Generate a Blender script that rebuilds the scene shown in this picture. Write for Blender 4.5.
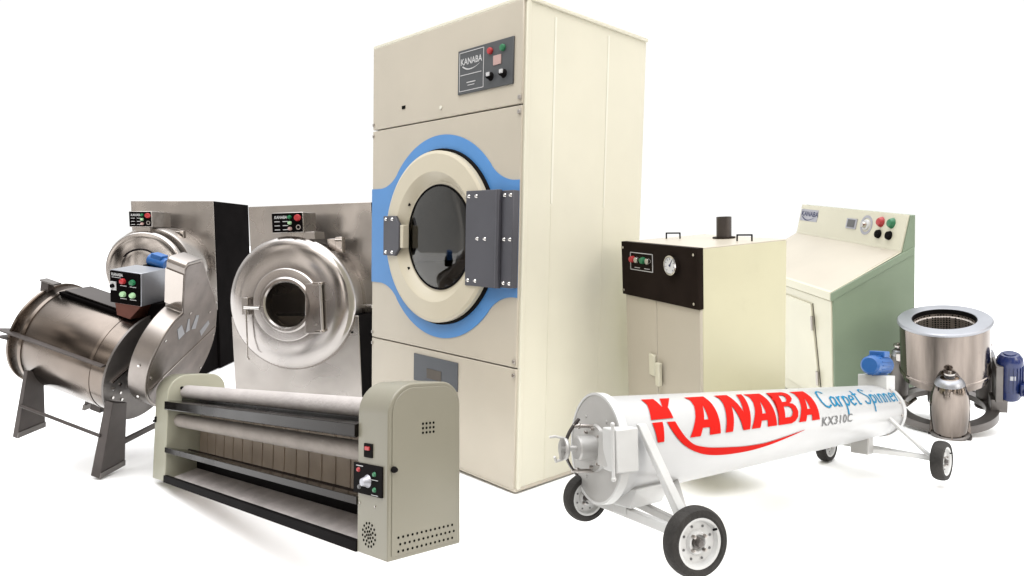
import bpy, bmesh, math, random
from mathutils import Matrix, Vector
random.seed(7)
PI = math.pi
R_ = math.radians
sc = bpy.context.scene
for o in list(bpy.data.objects): bpy.data.objects.remove(o)

# ------------------------------------------------------------------ camera
F_PX = 680.0; PITCH = math.atan(48/680)
cd = bpy.data.cameras.new('camera'); cam = bpy.data.objects.new('camera', cd)
sc.collection.objects.link(cam); sc.camera = cam
cam.location = (0, 0, 1.1); cam.rotation_euler = (PI/2-PITCH, 0, 0)
cd.sensor_width = 36; cd.lens = F_PX/1024*36; cd.clip_end = 500; cd.clip_start = .05
# ------------------------------------------------------------------ exposure
sc.view_settings.view_transform = 'Standard'; sc.view_settings.look = 'None'
sc.view_settings.exposure = 0; sc.view_settings.gamma = 1
# ------------------------------------------------------------------ world: white studio in front, bright zenith added to whiten the floor, dim workshop behind the camera
W = bpy.data.worlds.new('World'); sc.world = W; W.use_nodes = True
nt = W.node_tree; nt.nodes.clear()
def N(t, **k):
    n = nt.nodes.new(t)
    for a, b in k.items(): setattr(n, a, b)
    return n
L = nt.links.new
tc = N('ShaderNodeTexCoord'); sp = N('ShaderNodeSeparateXYZ'); L(tc.outputs['Generated'], sp.inputs[0])
front = N('ShaderNodeMapRange'); L(sp.outputs['Y'], front.inputs[0])
front.inputs[1].default_value = -.25; front.inputs[2].default_value = .2; front.interpolation_type = 'SMOOTHSTEP'
top = N('ShaderNodeMapRange'); L(sp.outputs['Z'], top.inputs[0])
top.inputs[1].default_value = .62; top.inputs[2].default_value = .85; top.interpolation_type = 'SMOOTHSTEP'
mp = N('ShaderNodeMapping'); L(tc.outputs['Generated'], mp.inputs[0]); mp.inputs['Scale'].default_value = (5.0, 5.0, 1.0)
nz = N('ShaderNodeTexNoise'); L(mp.outputs[0], nz.inputs['Vector']); nz.inputs['Scale'].default_value = 1.6; nz.inputs['Detail'].default_value = 3
rp = N('ShaderNodeValToRGB'); L(nz.outputs['Fac'], rp.inputs[0])
e = rp.color_ramp.elements
e[0].position = .45; e[0].color = (.03, .026, .022, 1)
e[1].position = .58; e[1].color = (2.5, 2.36, 2.2, 1)
x = e.new(.48); x.color = (.32, .26, .215, 1)
side = N('ShaderNodeMapRange'); L(sp.outputs['X'], side.inputs[0])
side.inputs[1].default_value = -.6; side.inputs[2].default_value = .8; side.inputs[3].default_value = .75; side.inputs[4].default_value = 1.5
sm = N('ShaderNodeMix', data_type='RGBA', blend_type='MULTIPLY'); sm.inputs[0].default_value = 1
L(rp.outputs[0], sm.inputs[6]); L(side.outputs[0], sm.inputs[7])
low = N('ShaderNodeMapRange'); L(sp.outputs['Z'], low.inputs[0]); low.inputs[1].default_value = -.12; low.inputs[2].default_value = .0
m3 = N('ShaderNodeMix', data_type='RGBA'); L(low.outputs[0], m3.inputs[0]); m3.inputs[6].default_value = (.10, .078, .062, 1); L(sm.outputs[2], m3.inputs[7])
m1 = N('ShaderNodeMix', data_type='RGBA'); L(front.outputs[0], m1.inputs[0]); L(m3.outputs[2], m1.inputs[6]); m1.inputs[7].default_value = (1.04, 1.04, 1.03, 1)
m2 = N('ShaderNodeMix', data_type='RGBA'); L(top.outputs[0], m2.inputs[0]); L(m1.outputs[2], m2.inputs[6]); m2.inputs[7].default_value = (3.9, 3.95, 4.05, 1)
bg = N('ShaderNodeBackground'); L(m2.outputs[2], bg.inputs[0]); bg.inputs[1].default_value = 1.0
wo = N('ShaderNodeOutputWorld'); L(bg.outputs[0], wo.inputs[0])
# ------------------------------------------------------------------ area lamps out of view: key from the right, fill added overhead
def area(name, loc, to, size, power, col):
    d = bpy.data.lights.new(name, 'AREA'); d.energy = power; d.color = col; d.shape = 'RECTANGLE'; d.size, d.size_y = size
    o = bpy.data.objects.new(name, d); sc.collection.objects.link(o); o.location = loc
    o.rotation_euler = (Vector(to)-Vector(loc)).to_track_quat('-Z', 'Y').to_euler(); return o
area('unseen_key', (5.2, -1.2, 3.0), (.3, 3.4, .8), (2.5, 2.5), 120, (1, .97, .9))
area('added_top_fill', (-1.0, 1.2, 4.2), (-.6, 3.6, .4), (3.0, 2.0), 75, (1, .99, .97))  # unseen overhead lamp, added so the floor burns out to white

# ------------------------------------------------------------------ materials
AD, AM = .70, .78   # paint and metal reflectances, set against the over-bright added light
def mat(name, col, rough=.45, metal=0., noise=.05, nscale=6., bump=0., bscale=60., stretch=None, coat=0., spots=0., rvar=0., emit=None, trans=0., spec=.5, nstretch=None):
    if name != 'white studio floor': col = tuple(c*(AM if metal > .5 else AD) for c in col)
    m = bpy.data.materials.new(name); m.use_nodes = True; t = m.node_tree; b = t.nodes['Principled BSDF']; ln = t.links.new
    b.inputs['Base Color'].default_value = (*col, 1); b.inputs['Roughness'].default_value = rough; b.inputs['Metallic'].default_value = metal
    if coat: b.inputs['Coat Weight'].default_value = coat; b.inputs['Coat Roughness'].default_value = .12
    b.inputs['Specular IOR Level'].default_value = spec
    if spec < .2: b.inputs['IOR'].default_value = 1.1
    if trans: b.inputs['Transmission Weight'].default_value = trans
    c = t.nodes.new('ShaderNodeTexCoord'); mpn = t.nodes.new('ShaderNodeMapping'); ln(c.outputs['Object'], mpn.inputs[0])
    if stretch: mpn.inputs['Scale'].default_value = stretch
    n1 = t.nodes.new('ShaderNodeTexNoise'); mq = t.nodes.new('ShaderNodeMapping'); ln(c.outputs['Object'], mq.inputs[0]); mq.inputs['Scale'].default_value = nstretch or (1, 1, 1); ln(mq.outputs[0], n1.inputs['Vector']); n1.inputs['Scale'].default_value = nscale; n1.inputs['Detail'].default_value = 5
    mr = t.nodes.new('ShaderNodeMapRange'); ln(n1.outputs['Fac'], mr.inputs[0]); mr.inputs[1].default_value = .3; mr.inputs[2].default_value = .7
    mr.inputs[3].default_value = 1-noise; mr.inputs[4].default_value = 1+noise
    mx = t.nodes.new('ShaderNodeMix'); mx.data_type = 'RGBA'; mx.blend_type = 'MULTIPLY'; mx.inputs[0].default_value = 1
    mx.inputs[6].default_value = (*col, 1); ln(mr.outputs[0], mx.inputs[7]); out = mx.outputs[2]
    if spots:
        n3 = t.nodes.new('ShaderNodeTexNoise'); ln(c.outputs['Object'], n3.inputs['Vector']); n3.inputs['Scale'].default_value = 14; n3.inputs['Detail'].default_value = 8; n3.inputs['Roughness'].default_value = .7
        m3 = t.nodes.new('ShaderNodeMapRange'); ln(n3.outputs['Fac'], m3.inputs[0]); m3.inputs[1].default_value = .58; m3.inputs[2].default_value = .72; m3.inputs[4].default_value = spots
        mx3 = t.nodes.new('ShaderNodeMix'); mx3.data_type = 'RGBA'; ln(m3.outputs[0], mx3.inputs[0]); ln(out, mx3.inputs[6]); mx3.inputs[7].default_value = (col[0]*.45, col[1]*.38, col[2]*.32, 1); out = mx3.outputs[2]
    ln(out, b.inputs['Base Color'])
    if rvar:
        n4 = t.nodes.new('ShaderNodeTexNoise'); ln(mpn.outputs[0], n4.inputs['Vector']); n4.inputs['Scale'].default_value = 5; n4.inputs['Detail'].default_value = 1
        m4 = t.nodes.new('ShaderNodeMapRange'); ln(n4.outputs['Fac'], m4.inputs[0]); m4.inputs[1].default_value = .3; m4.inputs[2].default_value = .7
        m4.inputs[3].default_value = max(rough-rvar, .03); m4.inputs[4].default_value = rough+rvar; ln(m4.outputs[0], b.inputs['Roughness'])
    if bump:
        n2 = t.nodes.new('ShaderNodeTexNoise'); ln(mpn.outputs[0], n2.inputs['Vector']); n2.inputs['Scale'].default_value = bscale; n2.inputs['Detail'].default_value = 3 if bscale > 8 else 0
        bp = t.nodes.new('ShaderNodeBump'); bp.inputs['Strength'].default_value = bump; bp.inputs['Distance'].default_value = .01
        ln(n2.outputs['Fac'], bp.inputs['Height']); ln(bp.outputs[0], b.inputs['Normal'])
    if emit:
        b.inputs['Emission Color'].default_value = (*emit[0], 1); b.inputs['Emission Strength'].default_value = emit[1]
    return m
M = dict(
 floor=mat('white studio floor', (.93, .93, .925), .75, noise=.01),
 beige=mat('greige enamel with front shade', (.59, .535, .435), .34, noise=.04, nscale=3, bump=.06, bscale=4),  # dryer and boiler fronts: cream with the shade of the front painted in
 cream=mat('cream enamel', (.80, .77, .63), .36, noise=.035, nscale=3, bump=.06, bscale=4),  # dryer sides: lighter copy of the front enamel, side light in the colour
 creamw=mat('pale cream enamel', (.74, .71, .56), .36, noise=.03, nscale=3, bump=.02, bscale=9),
 boilercream=mat('yellowish cream enamel', (.70, .67, .46), .4, noise=.04, nscale=3, bump=.02, bscale=9, spots=.06),
 doorcream=mat('door cream enamel', (.66, .60, .46), .3, noise=.03, nscale=4),
 khaki=mat('grey green enamel', (.262, .245, .185), .36, noise=.04, nscale=4, bump=.03, bscale=8, spots=.05),
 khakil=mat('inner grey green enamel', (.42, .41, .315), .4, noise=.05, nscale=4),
 green=mat('sage green enamel', (.235, .305, .21), .4, noise=.06, nscale=4, bump=.02, bscale=9),
 blue=mat('blue band paint', (.085, .29, .66), .4, noise=.04),
 dark=mat('dark grey steel plate', (.085, .085, .10), .42, metal=.2, noise=.08),
 black=mat('black enamel', (.012, .011, .011), .4, noise=.2, spec=.12),
 blackm=mat('matt black sheet', (.006, .005, .005), .7, noise=.3, spec=.12),
 brownblack=mat('brown black panel', (.022, .016, .013), .35, noise=.2, spec=.12),
 rubber=mat('tyre rubber', (.040, .037, .034), .75, noise=.35, nscale=14, bump=.4, bscale=90, spec=.2),
 panel=mat('grey control plate', (.075, .08, .085), .4, noise=.05),
 steel=mat('brushed stainless steel', (.55, .515, .49), .22, metal=1., noise=.10, nscale=3, bump=.12, bscale=3, rvar=.07),
 steelp=mat('polished stainless steel', (.54, .49, .45), .14, metal=1., noise=.08, nscale=5, bump=.05, bscale=5, rvar=.06),
 steeld=mat('dull stainless sheet', (.50, .465, .435), .30, metal=.95, noise=.14, nscale=3, bump=.14, bscale=2.6, rvar=.10),
 warmsteel=mat('warm steel with painted reflections', (.24, .205, .18), .12, metal=1., noise=.65, nscale=9, nstretch=(1, 1, .12), bump=.25, bscale=6, stretch=(1, 1, .2), rvar=.06, spots=.15),  # upright colour streaks stand in for reflection bands on the extractor
 drumbrown=mat('brownish polished drum steel', (.25, .21, .18), .24, metal=1., noise=.15, nscale=6, bump=.08, bscale=5, rvar=.07),
 legsteel=mat('dark leg steel', (.085, .073, .068), .45, metal=.7, noise=.15, nscale=8, spots=.3),
 castiron=mat('grey cast frame', (.19, .175, .165), .4, metal=.75, noise=.15, nscale=14, spots=.3, bump=.05, bscale=30),
 chrome=mat('chrome', (.75, .73, .70), .12, metal=1., noise=.03),
 guard=mat('perforated guard sheet', (.36, .325, .30), .32, metal=.95, noise=.15, nscale=6, spots=.2, bump=.1, bscale=3),
 guardf=mat('smoky guard face', (.23, .20, .185), .38, metal=.8, noise=.25, nscale=9, spots=.4, rvar=.1),
 white=mat('white paint', (.66, .66, .645), .35, noise=.05, nscale=12, bump=.04, bscale=12, spots=.08),
 tube=mat('white tube paint', (.57, .57, .565), .30, noise=.03, nscale=4, bump=.03, bscale=6, spots=.03),
 silverp=mat('silver grey paint', (.52, .51, .49), .38, metal=.35, noise=.08, nscale=8, spots=.1),
 alu=mat('aluminium disc', (.40, .41, .44), .36, metal=.8, noise=.08, nscale=6),
 roll=mat('white cotton padding', (.50, .46, .44), .85, noise=.10, nscale=9, bump=.25, bscale=80),
 rollb=mat('beige cotton padding', (.37, .33, .295), .85, noise=.12, nscale=9, bump=.25, bscale=80),
 felt=mat('lint covered tray cloth', (.70, .64, .61), .9, noise=.22, nscale=10, bump=.2, bscale=50, spots=.2),
 slat=mat('brown canvas belt', (.56, .46, .36), .7, noise=.15, nscale=8),
 platesteel=mat('dark polished plate', (.022, .019, .017), .22, metal=.9, noise=.2, nscale=5, rvar=.1),
 red=mat('red letter paint', (.66, .018, .013), .5, noise=.05, spec=.15),
 redb=mat('red button', (.48, .03, .035), .4, noise=.02),
 greenb=mat('green button', (.02, .20, .08), .4, noise=.02),
 greenl=mat('pale green lamp', (.45, .72, .42), .3, noise=.02),
 bluet=mat('blue script paint', (.02, .22, .40), .5, noise=.04, spec=.15),
 greyt=mat('grey letter paint', (.12, .12, .12), .5, noise=.04),
 ink=mat('white print', (.62, .62, .62), .5, noise=.02),
 pink=mat('pinkish readout', (.55, .36, .33), .4, noise=.1),
 dial=mat('white dial face', (.80, .81, .82), .3, noise=.02),
 motor=mat('blue motor enamel', (.008, .022, .12), .25, noise=.12, nscale=10, coat=.2),
 motorl=mat('bright blue motor enamel', (.012, .12, .40), .4, noise=.12, nscale=10),
 glass=mat('smoked porthole glass', (.42, .38, .30), .02, noise=.1, nscale=4, trans=1.),
 glassb=mat('washer porthole glass', (.50, .47, .42), .02, noise=.1, nscale=4, trans=1.),
 dryerdrum=mat('galvanised drum wall', (.40, .36, .30), .45, metal=.6, noise=.2, nscale=6, spots=.2),
 void=mat('dark opening', (.008, .008, .008), .9, noise=.1, spec=.12),
 hole=mat('vent hole', (.012, .011, .010), .9, noise=.1, spec=.12),
 badge=mat('silver badge', (.50, .50, .55), .35, metal=.4, noise=.05),
 blueink=mat('badge ink', (.04, .05, .13), .5, noise=.05),
 lint=mat('slate grey panel', (.085, .093, .105), .45, noise=.05),
 seamc=mat('dark seam line', (.10, .085, .07), .7, noise=.1),  # dark tone for the door joint and the lint panel grip
 bright=mat('white seam strip', (.88, .86, .74), .35, noise=.02),
 redbrown=mat('copper brown bracket', (.14, .05, .035), .35, metal=.7, noise=.2),
)
# perforated basket
def perf(name, col, scale):
    m = mat(name, col, .35, metal=.9, noise=.1); t = m.node_tree; b = t.nodes['Principled BSDF']
    c = t.nodes.new('ShaderNodeTexCoord'); v = t.nodes.new('ShaderNodeTexVoronoi'); v.inputs['Scale'].default_value = scale; v.inputs['Randomness'].default_value = 0
    t.links.new(c.outputs['Object'], v.inputs['Vector'])
    g = t.nodes.new('ShaderNodeMath'); g.operation = 'GREATER_THAN'; g.inputs[1].default_value = .38; t.links.new(v.outputs['Distance'], g.inputs[0])
    old = b.inputs['Base Color'].links[0].from_socket
    mx = t.nodes.new('ShaderNodeMix'); mx.data_type = 'RGBA'; t.links.new(g.outputs[0], mx.inputs[0]); mx.inputs[6].default_value = (.01, .01, .01, 1); t.links.new(old, mx.inputs[7]); t.links.new(mx.outputs[2], b.inputs['Base Color'])
    return m
M['basket'] = perf('perforated basket steel', (.62, .56, .51), 70)

# ------------------------------------------------------------------ mesh helpers
class MB:
    def __init__(s): s.v = []; s.f = []
    def add(s, vs, fs):
        k = len(s.v); s.v += [tuple(v) for v in vs]; s.f += [tuple(i+k for i in f) for f in fs]; return s
    def box(s, x0, x1, y0, y1, z0, z1):
        v = [(x, y, z) for x in (x0, x1) for y in (y0, y1) for z in (z0, z1)]
        return s.add(v, [(0, 1, 3, 2), (4, 6, 7, 5), (0, 4, 5, 1), (2, 3, 7, 6), (0, 2, 6, 4), (1, 5, 7, 3)])
    def prism(s, poly, ax, a, b):
        # poly in the two axes other than ax, extruded a..b along ax
        def P(q, h):
            return {0: (h, q[0], q[1]), 1: (q[0], h, q[1]), 2: (q[0], q[1], h)}[ax]
        n = len(poly); v = [P(q, a) for q in poly]+[P(q, b) for q in poly]
        return s.add(v, [tuple(range(n)), tuple(range(2*n-1, n-1, -1))]+[(i, i+n, (i+1) % n+n, (i+1) % n) for i in range(n)])
    def hexa(s, p):  # 8 corners: bottom 4, top 4
        return s.add(p, [(0, 1, 2, 3), (7, 6, 5, 4), (0, 4, 5, 1), (1, 5, 6, 2), (2, 6, 7, 3), (3, 7, 4, 0)])
    def lathe(s, prof, c, ax, n=64, closed=False, twist=None):
        # prof: list of (r, h) ; axis ax through c
        A = {0: ((0, 1, 0), (0, 0, 1), (1, 0, 0)), 1: ((1, 0, 0), (0, 0, 1), (0, 1, 0)), 2: ((1, 0, 0), (0, 1, 0), (0, 0, 1))}[ax] if isinstance(ax, int) else ax
        U, V, H = [Vector(a) for a in A]; C = Vector(c); vs = []; fs = []; m = len(prof)
        for j in range(n):
            t = 2*PI*j/n
            for r, h in prof:
                vs.append(C+H*h+(U*math.cos(t)+V*math.sin(t))*r)
        for j in range(n):
            j2 = (j+1) % n
            for i in range(m if closed else m-1):
                i2 = (i+1) % m
                fs.append((j*m+i, j2*m+i, j2*m+i2, j*m+i2))
        return s.add(vs, fs)
    def rod(s, p, q, r, r2=None, n=16):
        p, q = Vector(p), Vector(q); H = (q-p); l = H.length; H.normalize()
        U = H.cross(Vector((0, 0, 1)) if abs(H.z) < .9 else Vector((1, 0, 0))).normalized(); V = H.cross(U)
        r2 = r if r2 is None else r2
        return s.lathe([(0, 0), (r, 0), (r2, l), (0, l)], p, (U, V, H), n)
    def bar(s, p, q, w, h, up=(0, 0, 1)):
        p, q = Vector(p), Vector(q); H = (q-p).normalized(); U = H.cross(Vector(up)).normalized(); V = U.cross(H)
        c = [(-w/2, -h/2), (w/2, -h/2), (w/2, h/2), (-w/2, h/2)]
        return s.hexa([p+U*a+V*b for a, b in c]+[q+U*a+V*b for a, b in c])
    def path(s, pts, r, n=10):
        for a, b in zip(pts, pts[1:]): s.rod(a, b, r, n=n)
        for a in pts[1:-1]: s.ball(a, r, n)
        return s
    def ball(s, c, r, n=12, sz=1):
        return s.lathe([(r*math.sin(PI*i/8), -r*sz*math.cos(PI*i/8)) for i in range(9)], c, 2, n)
    def disc(s, c, r, ax, h, n=24):
        return s.lathe([(0, 0), (r, 0), (r, h), (0, h)], c, ax, n)
def plate_hole(x0, x1, z0, z1, cx, cz, r, ya, yb):
    m = MB(); n = 96; A = [2*PI*i/n for i in range(n)]
    for c in ((x0, z0), (x1, z0), (x1, z1), (x0, z1)): A.append(math.atan2(c[1]-cz, c[0]-cx) % (2*PI))
    A = sorted(A); n = len(A)
    for a in A:
        c, q = math.cos(a), math.sin(a)
        t = min(((x1-cx)/c if c > 1e-9 else (x0-cx)/c if c < -1e-9 else 9e9), ((z1-cz)/q if q > 1e-9 else (z0-cz)/q if q < -1e-9 else 9e9))
        for y in (ya, yb): m.v += [(cx+c*r, y, cz+q*r), (cx+c*t, y, cz+q*t)]
    for i in range(n):
        a, b = 4*i, 4*((i+1) % n)
        m.f += [(a, a+1, b+1, b), (a+2, b+2, b+3, a+3), (a, b, b+2, a+2), (a+1, a+3, b+3, b+1)]
    return m
def open_box(x0, x1, y0, y1, z0, z1, t):
    m = MB(); o = [(x, y, z) for x in (x0, x1) for y in (y0, y1) for z in (z0, z1)]
    i = [(x, y, z) for x in (x0+t, x1-t) for y in (y0, y1-t) for z in (z0+t, z1-t)]
    m.v = o+i; B = [(0, 1, 3, 2), (4, 6, 7, 5), (2, 3, 7, 6), (0, 2, 6, 4), (1, 5, 7, 3)]
    m.f = B+[tuple(k+8 for k in reversed(f)) for f in B]+[(0, 8, 9, 1), (1, 9, 13, 5), (5, 13, 12, 4), (4, 12, 8, 0)]
    return m
CUR = None; KS = 1.; GS = 1.14; PRE = Matrix.Identity(4)
SCALE = {'green': GS}
def empty(name, key, label, cat):
    global CUR, KS
    KS = SCALE.get(key, 1.)
    o = bpy.data.objects.new(name, None); sc.collection.objects.link(o); o.empty_display_size = .2
    Rm, t = POSE[key]; m = Matrix(Rm).to_4x4(); m.translation = Vector(t); o.matrix_world = m
    o['label'] = label; o['category'] = cat; CUR = o; return o
def build(mb, name, m, parent=None, bevel=0., label=None, angle=35, seg=2):
    me = bpy.data.meshes.new(name); me.from_pydata([tuple(c*KS for c in PRE @ Vector(v)) for v in mb.v], [], mb.f)
    bm = bmesh.new(); bm.from_mesh(me); bmesh.ops.remove_doubles(bm, verts=bm.verts, dist=1e-5)
    bmesh.ops.dissolve_degenerate(bm, edges=bm.edges, dist=1e-6); bmesh.ops.recalc_face_normals(bm, faces=bm.faces)
    bm.to_mesh(me); bm.free()
    for p in me.polygons: p.use_smooth = not name.startswith('letter_')
    me.set_sharp_from_angle(angle=R_(angle))
    me.materials.append(M[m]); o = bpy.data.objects.new(name, me); sc.collection.objects.link(o)
    o.parent = parent or CUR
    if bevel:
        b = o.modifiers.new('bevel', 'BEVEL'); b.width = bevel; b.segments = seg; b.limit_method = 'ANGLE'; b.angle_limit = R_(40); b.harden_normals = False
    if label: o['label'] = label
    return o
def boolean_free(): pass
def arc(cx, cy, r, a0, a1, n=8):
    return [(cx+r*math.cos(R_(a0+(a1-a0)*i/n)), cy+r*math.sin(R_(a0+(a1-a0)*i/n))) for i in range(n+1)]
def text_mesh(txt, size, shear=0., bold=0., spacing=1., cuts=0):
    c = bpy.data.curves.new('t', 'FONT'); c.body = txt; c.size = size; c.shear = shear; c.offset = bold; c.space_character = spacing; c.resolution_u = 3
    o = bpy.data.objects.new('t', c); me = bpy.data.meshes.new_from_object(o)
    bpy.data.objects.remove(o); bpy.data.curves.remove(c)
    bm = bmesh.new(); bm.from_mesh(me); bpy.data.meshes.remove(me)
    if cuts:
        ys = [v.co.y for v in bm.verts]; a, b = min(ys), max(ys)
        for i in range(1, cuts):
            bmesh.ops.bisect_plane(bm, geom=bm.verts[:]+bm.edges[:]+bm.faces[:], plane_co=(0, a+(b-a)*i/cuts, 0), plane_no=(0, 1, 0))
    bm.verts.ensure_lookup_table()
    vs = [(v.co.x, v.co.y) for v in bm.verts]; fs = [tuple(v.index for v in f.verts) for f in bm.faces]; bm.verts.index_update(); bm.free()
    w = max(v[0] for v in vs)-min(v[0] for v in vs); x0 = min(v[0] for v in vs)
    return [(x-x0, y) for x, y in vs], fs, w
def flat_text(txt, size, fn, **k):
    vs, fs, w = text_mesh(txt, size, **k); mb = MB(); mb.add([fn(x, y) for x, y in vs], fs); return mb
def strokes(polys, width, fn):
    # ribbons on a surface given by fn(u, v)
    mb = MB()
    for pl in polys:
        pts = [pl[0]]
        for a, b in zip(pl, pl[1:]):
            for k in range(1, 4): pts.append((a[0]+(b[0]-a[0])*k/3, a[1]+(b[1]-a[1])*k/3))
        n = len(pts); vs = []
        for i, p in enumerate(pts):
            a = pts[max(i-1, 0)]; b = pts[min(i+1, n-1)]; dx, dy = b[0]-a[0], b[1]-a[1]; l = math.hypot(dx, dy) or 1
            w = width(i/(n-1)) if callable(width) else width
            nx, ny = -dy/l*w/2, dx/l*w/2; vs += [fn(p[0]+nx, p[1]+ny), fn(p[0]-nx, p[1]-ny)]
        mb.add(vs, [(2*i, 2*i+1, 2*i+3, 2*i+2) for i in range(n-1)])
    return mb
GS = 1.14
POSE = {
    'dryer': ([[0.68824, 0.72517, 0.02114], [-0.72528, 0.68844, -0.00324], [-0.01691, -0.0131, 0.99977]], [-0.7787, 3.6947, 0.0304]),
    'ironer': ([[0.70758, 0.70656, -0.01021], [-0.69565, 0.69904, 0.16561], [0.12415, -0.11007, 0.98614]], [-1.6241, 3.0038, 0.0277]),
    'boiler': ([[0.40885, 0.91122, -0.05014], [-0.91124, 0.40463, -0.07688], [-0.04977, 0.07712, 0.99578]], [0.5803, 3.2768, 0.0266]),
    'green': ([[0.09192, 0.99086, -0.0987], [-0.99064, 0.08095, -0.10989], [-0.1009, 0.10787, 0.98903]], [1.7354*GS, 4.9483*GS, 1.1+(0.1157-1.1)*GS]),
    'washA': ([[0.99947, -0.03243, -0.00353], [0.03239, 0.99942, -0.01009], [0.00386, 0.00997, 0.99994]], [-3.185, 5.7445, 0.0047]),
    'washB': ([[0.98279, 0.18267, -0.02752], [-0.18261, 0.98317, 0.00478], [0.02793, 0.00033, 0.99961]], [-1.7455, 4.6202, 0.0001]),
    'dyeC': ([[0.94406, 0.2042, 0.25896], [-0.16995, 0.97418, -0.14861], [-0.28262, 0.09628, 0.95439]], [-2.3774, 3.4068, 0.2151]),
    'spinner': ([[0.74081, -0.67045, 0.04123], [0.66178, 0.739, 0.12619], [-0.11508, -0.0662, 0.99115]], [0.2349, 1.8416, 0.2439]),
    'extr': ([[0.89064, 0.41805, -0.17886], [-0.44957, 0.86854, -0.20862], [0.06813, 0.26622, 0.9615]], [2.5683, 3.9776, 0.0675]),
}
def smile(cx, cy, w, fn, t=.012, drop=.35):
    pl = [[(cx-w/2+w*i/12, cy-drop*w*.5*(1-((i-5)/7.)**2 if i >= 5 else 1-((5-i)/5.)**2)) for i in range(13)]]
    return strokes(pl, lambda s: t*(1.15-s) if s > .2 else t*.9, fn)

# ================================================================== floor
fm = MB(); fm.add([(-60, .9, 0), (60, .9, 0), (60, 120, 0), (-60, 120, 0)], [(0, 1, 2, 3)])
me = bpy.data.meshes.new('floor'); me.from_pydata(fm.v, [], fm.f); me.materials.append(M['floor'])
fo = bpy.data.objects.new('floor', me); sc.collection.objects.link(fo); fo['kind'] = 'structure'

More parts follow.
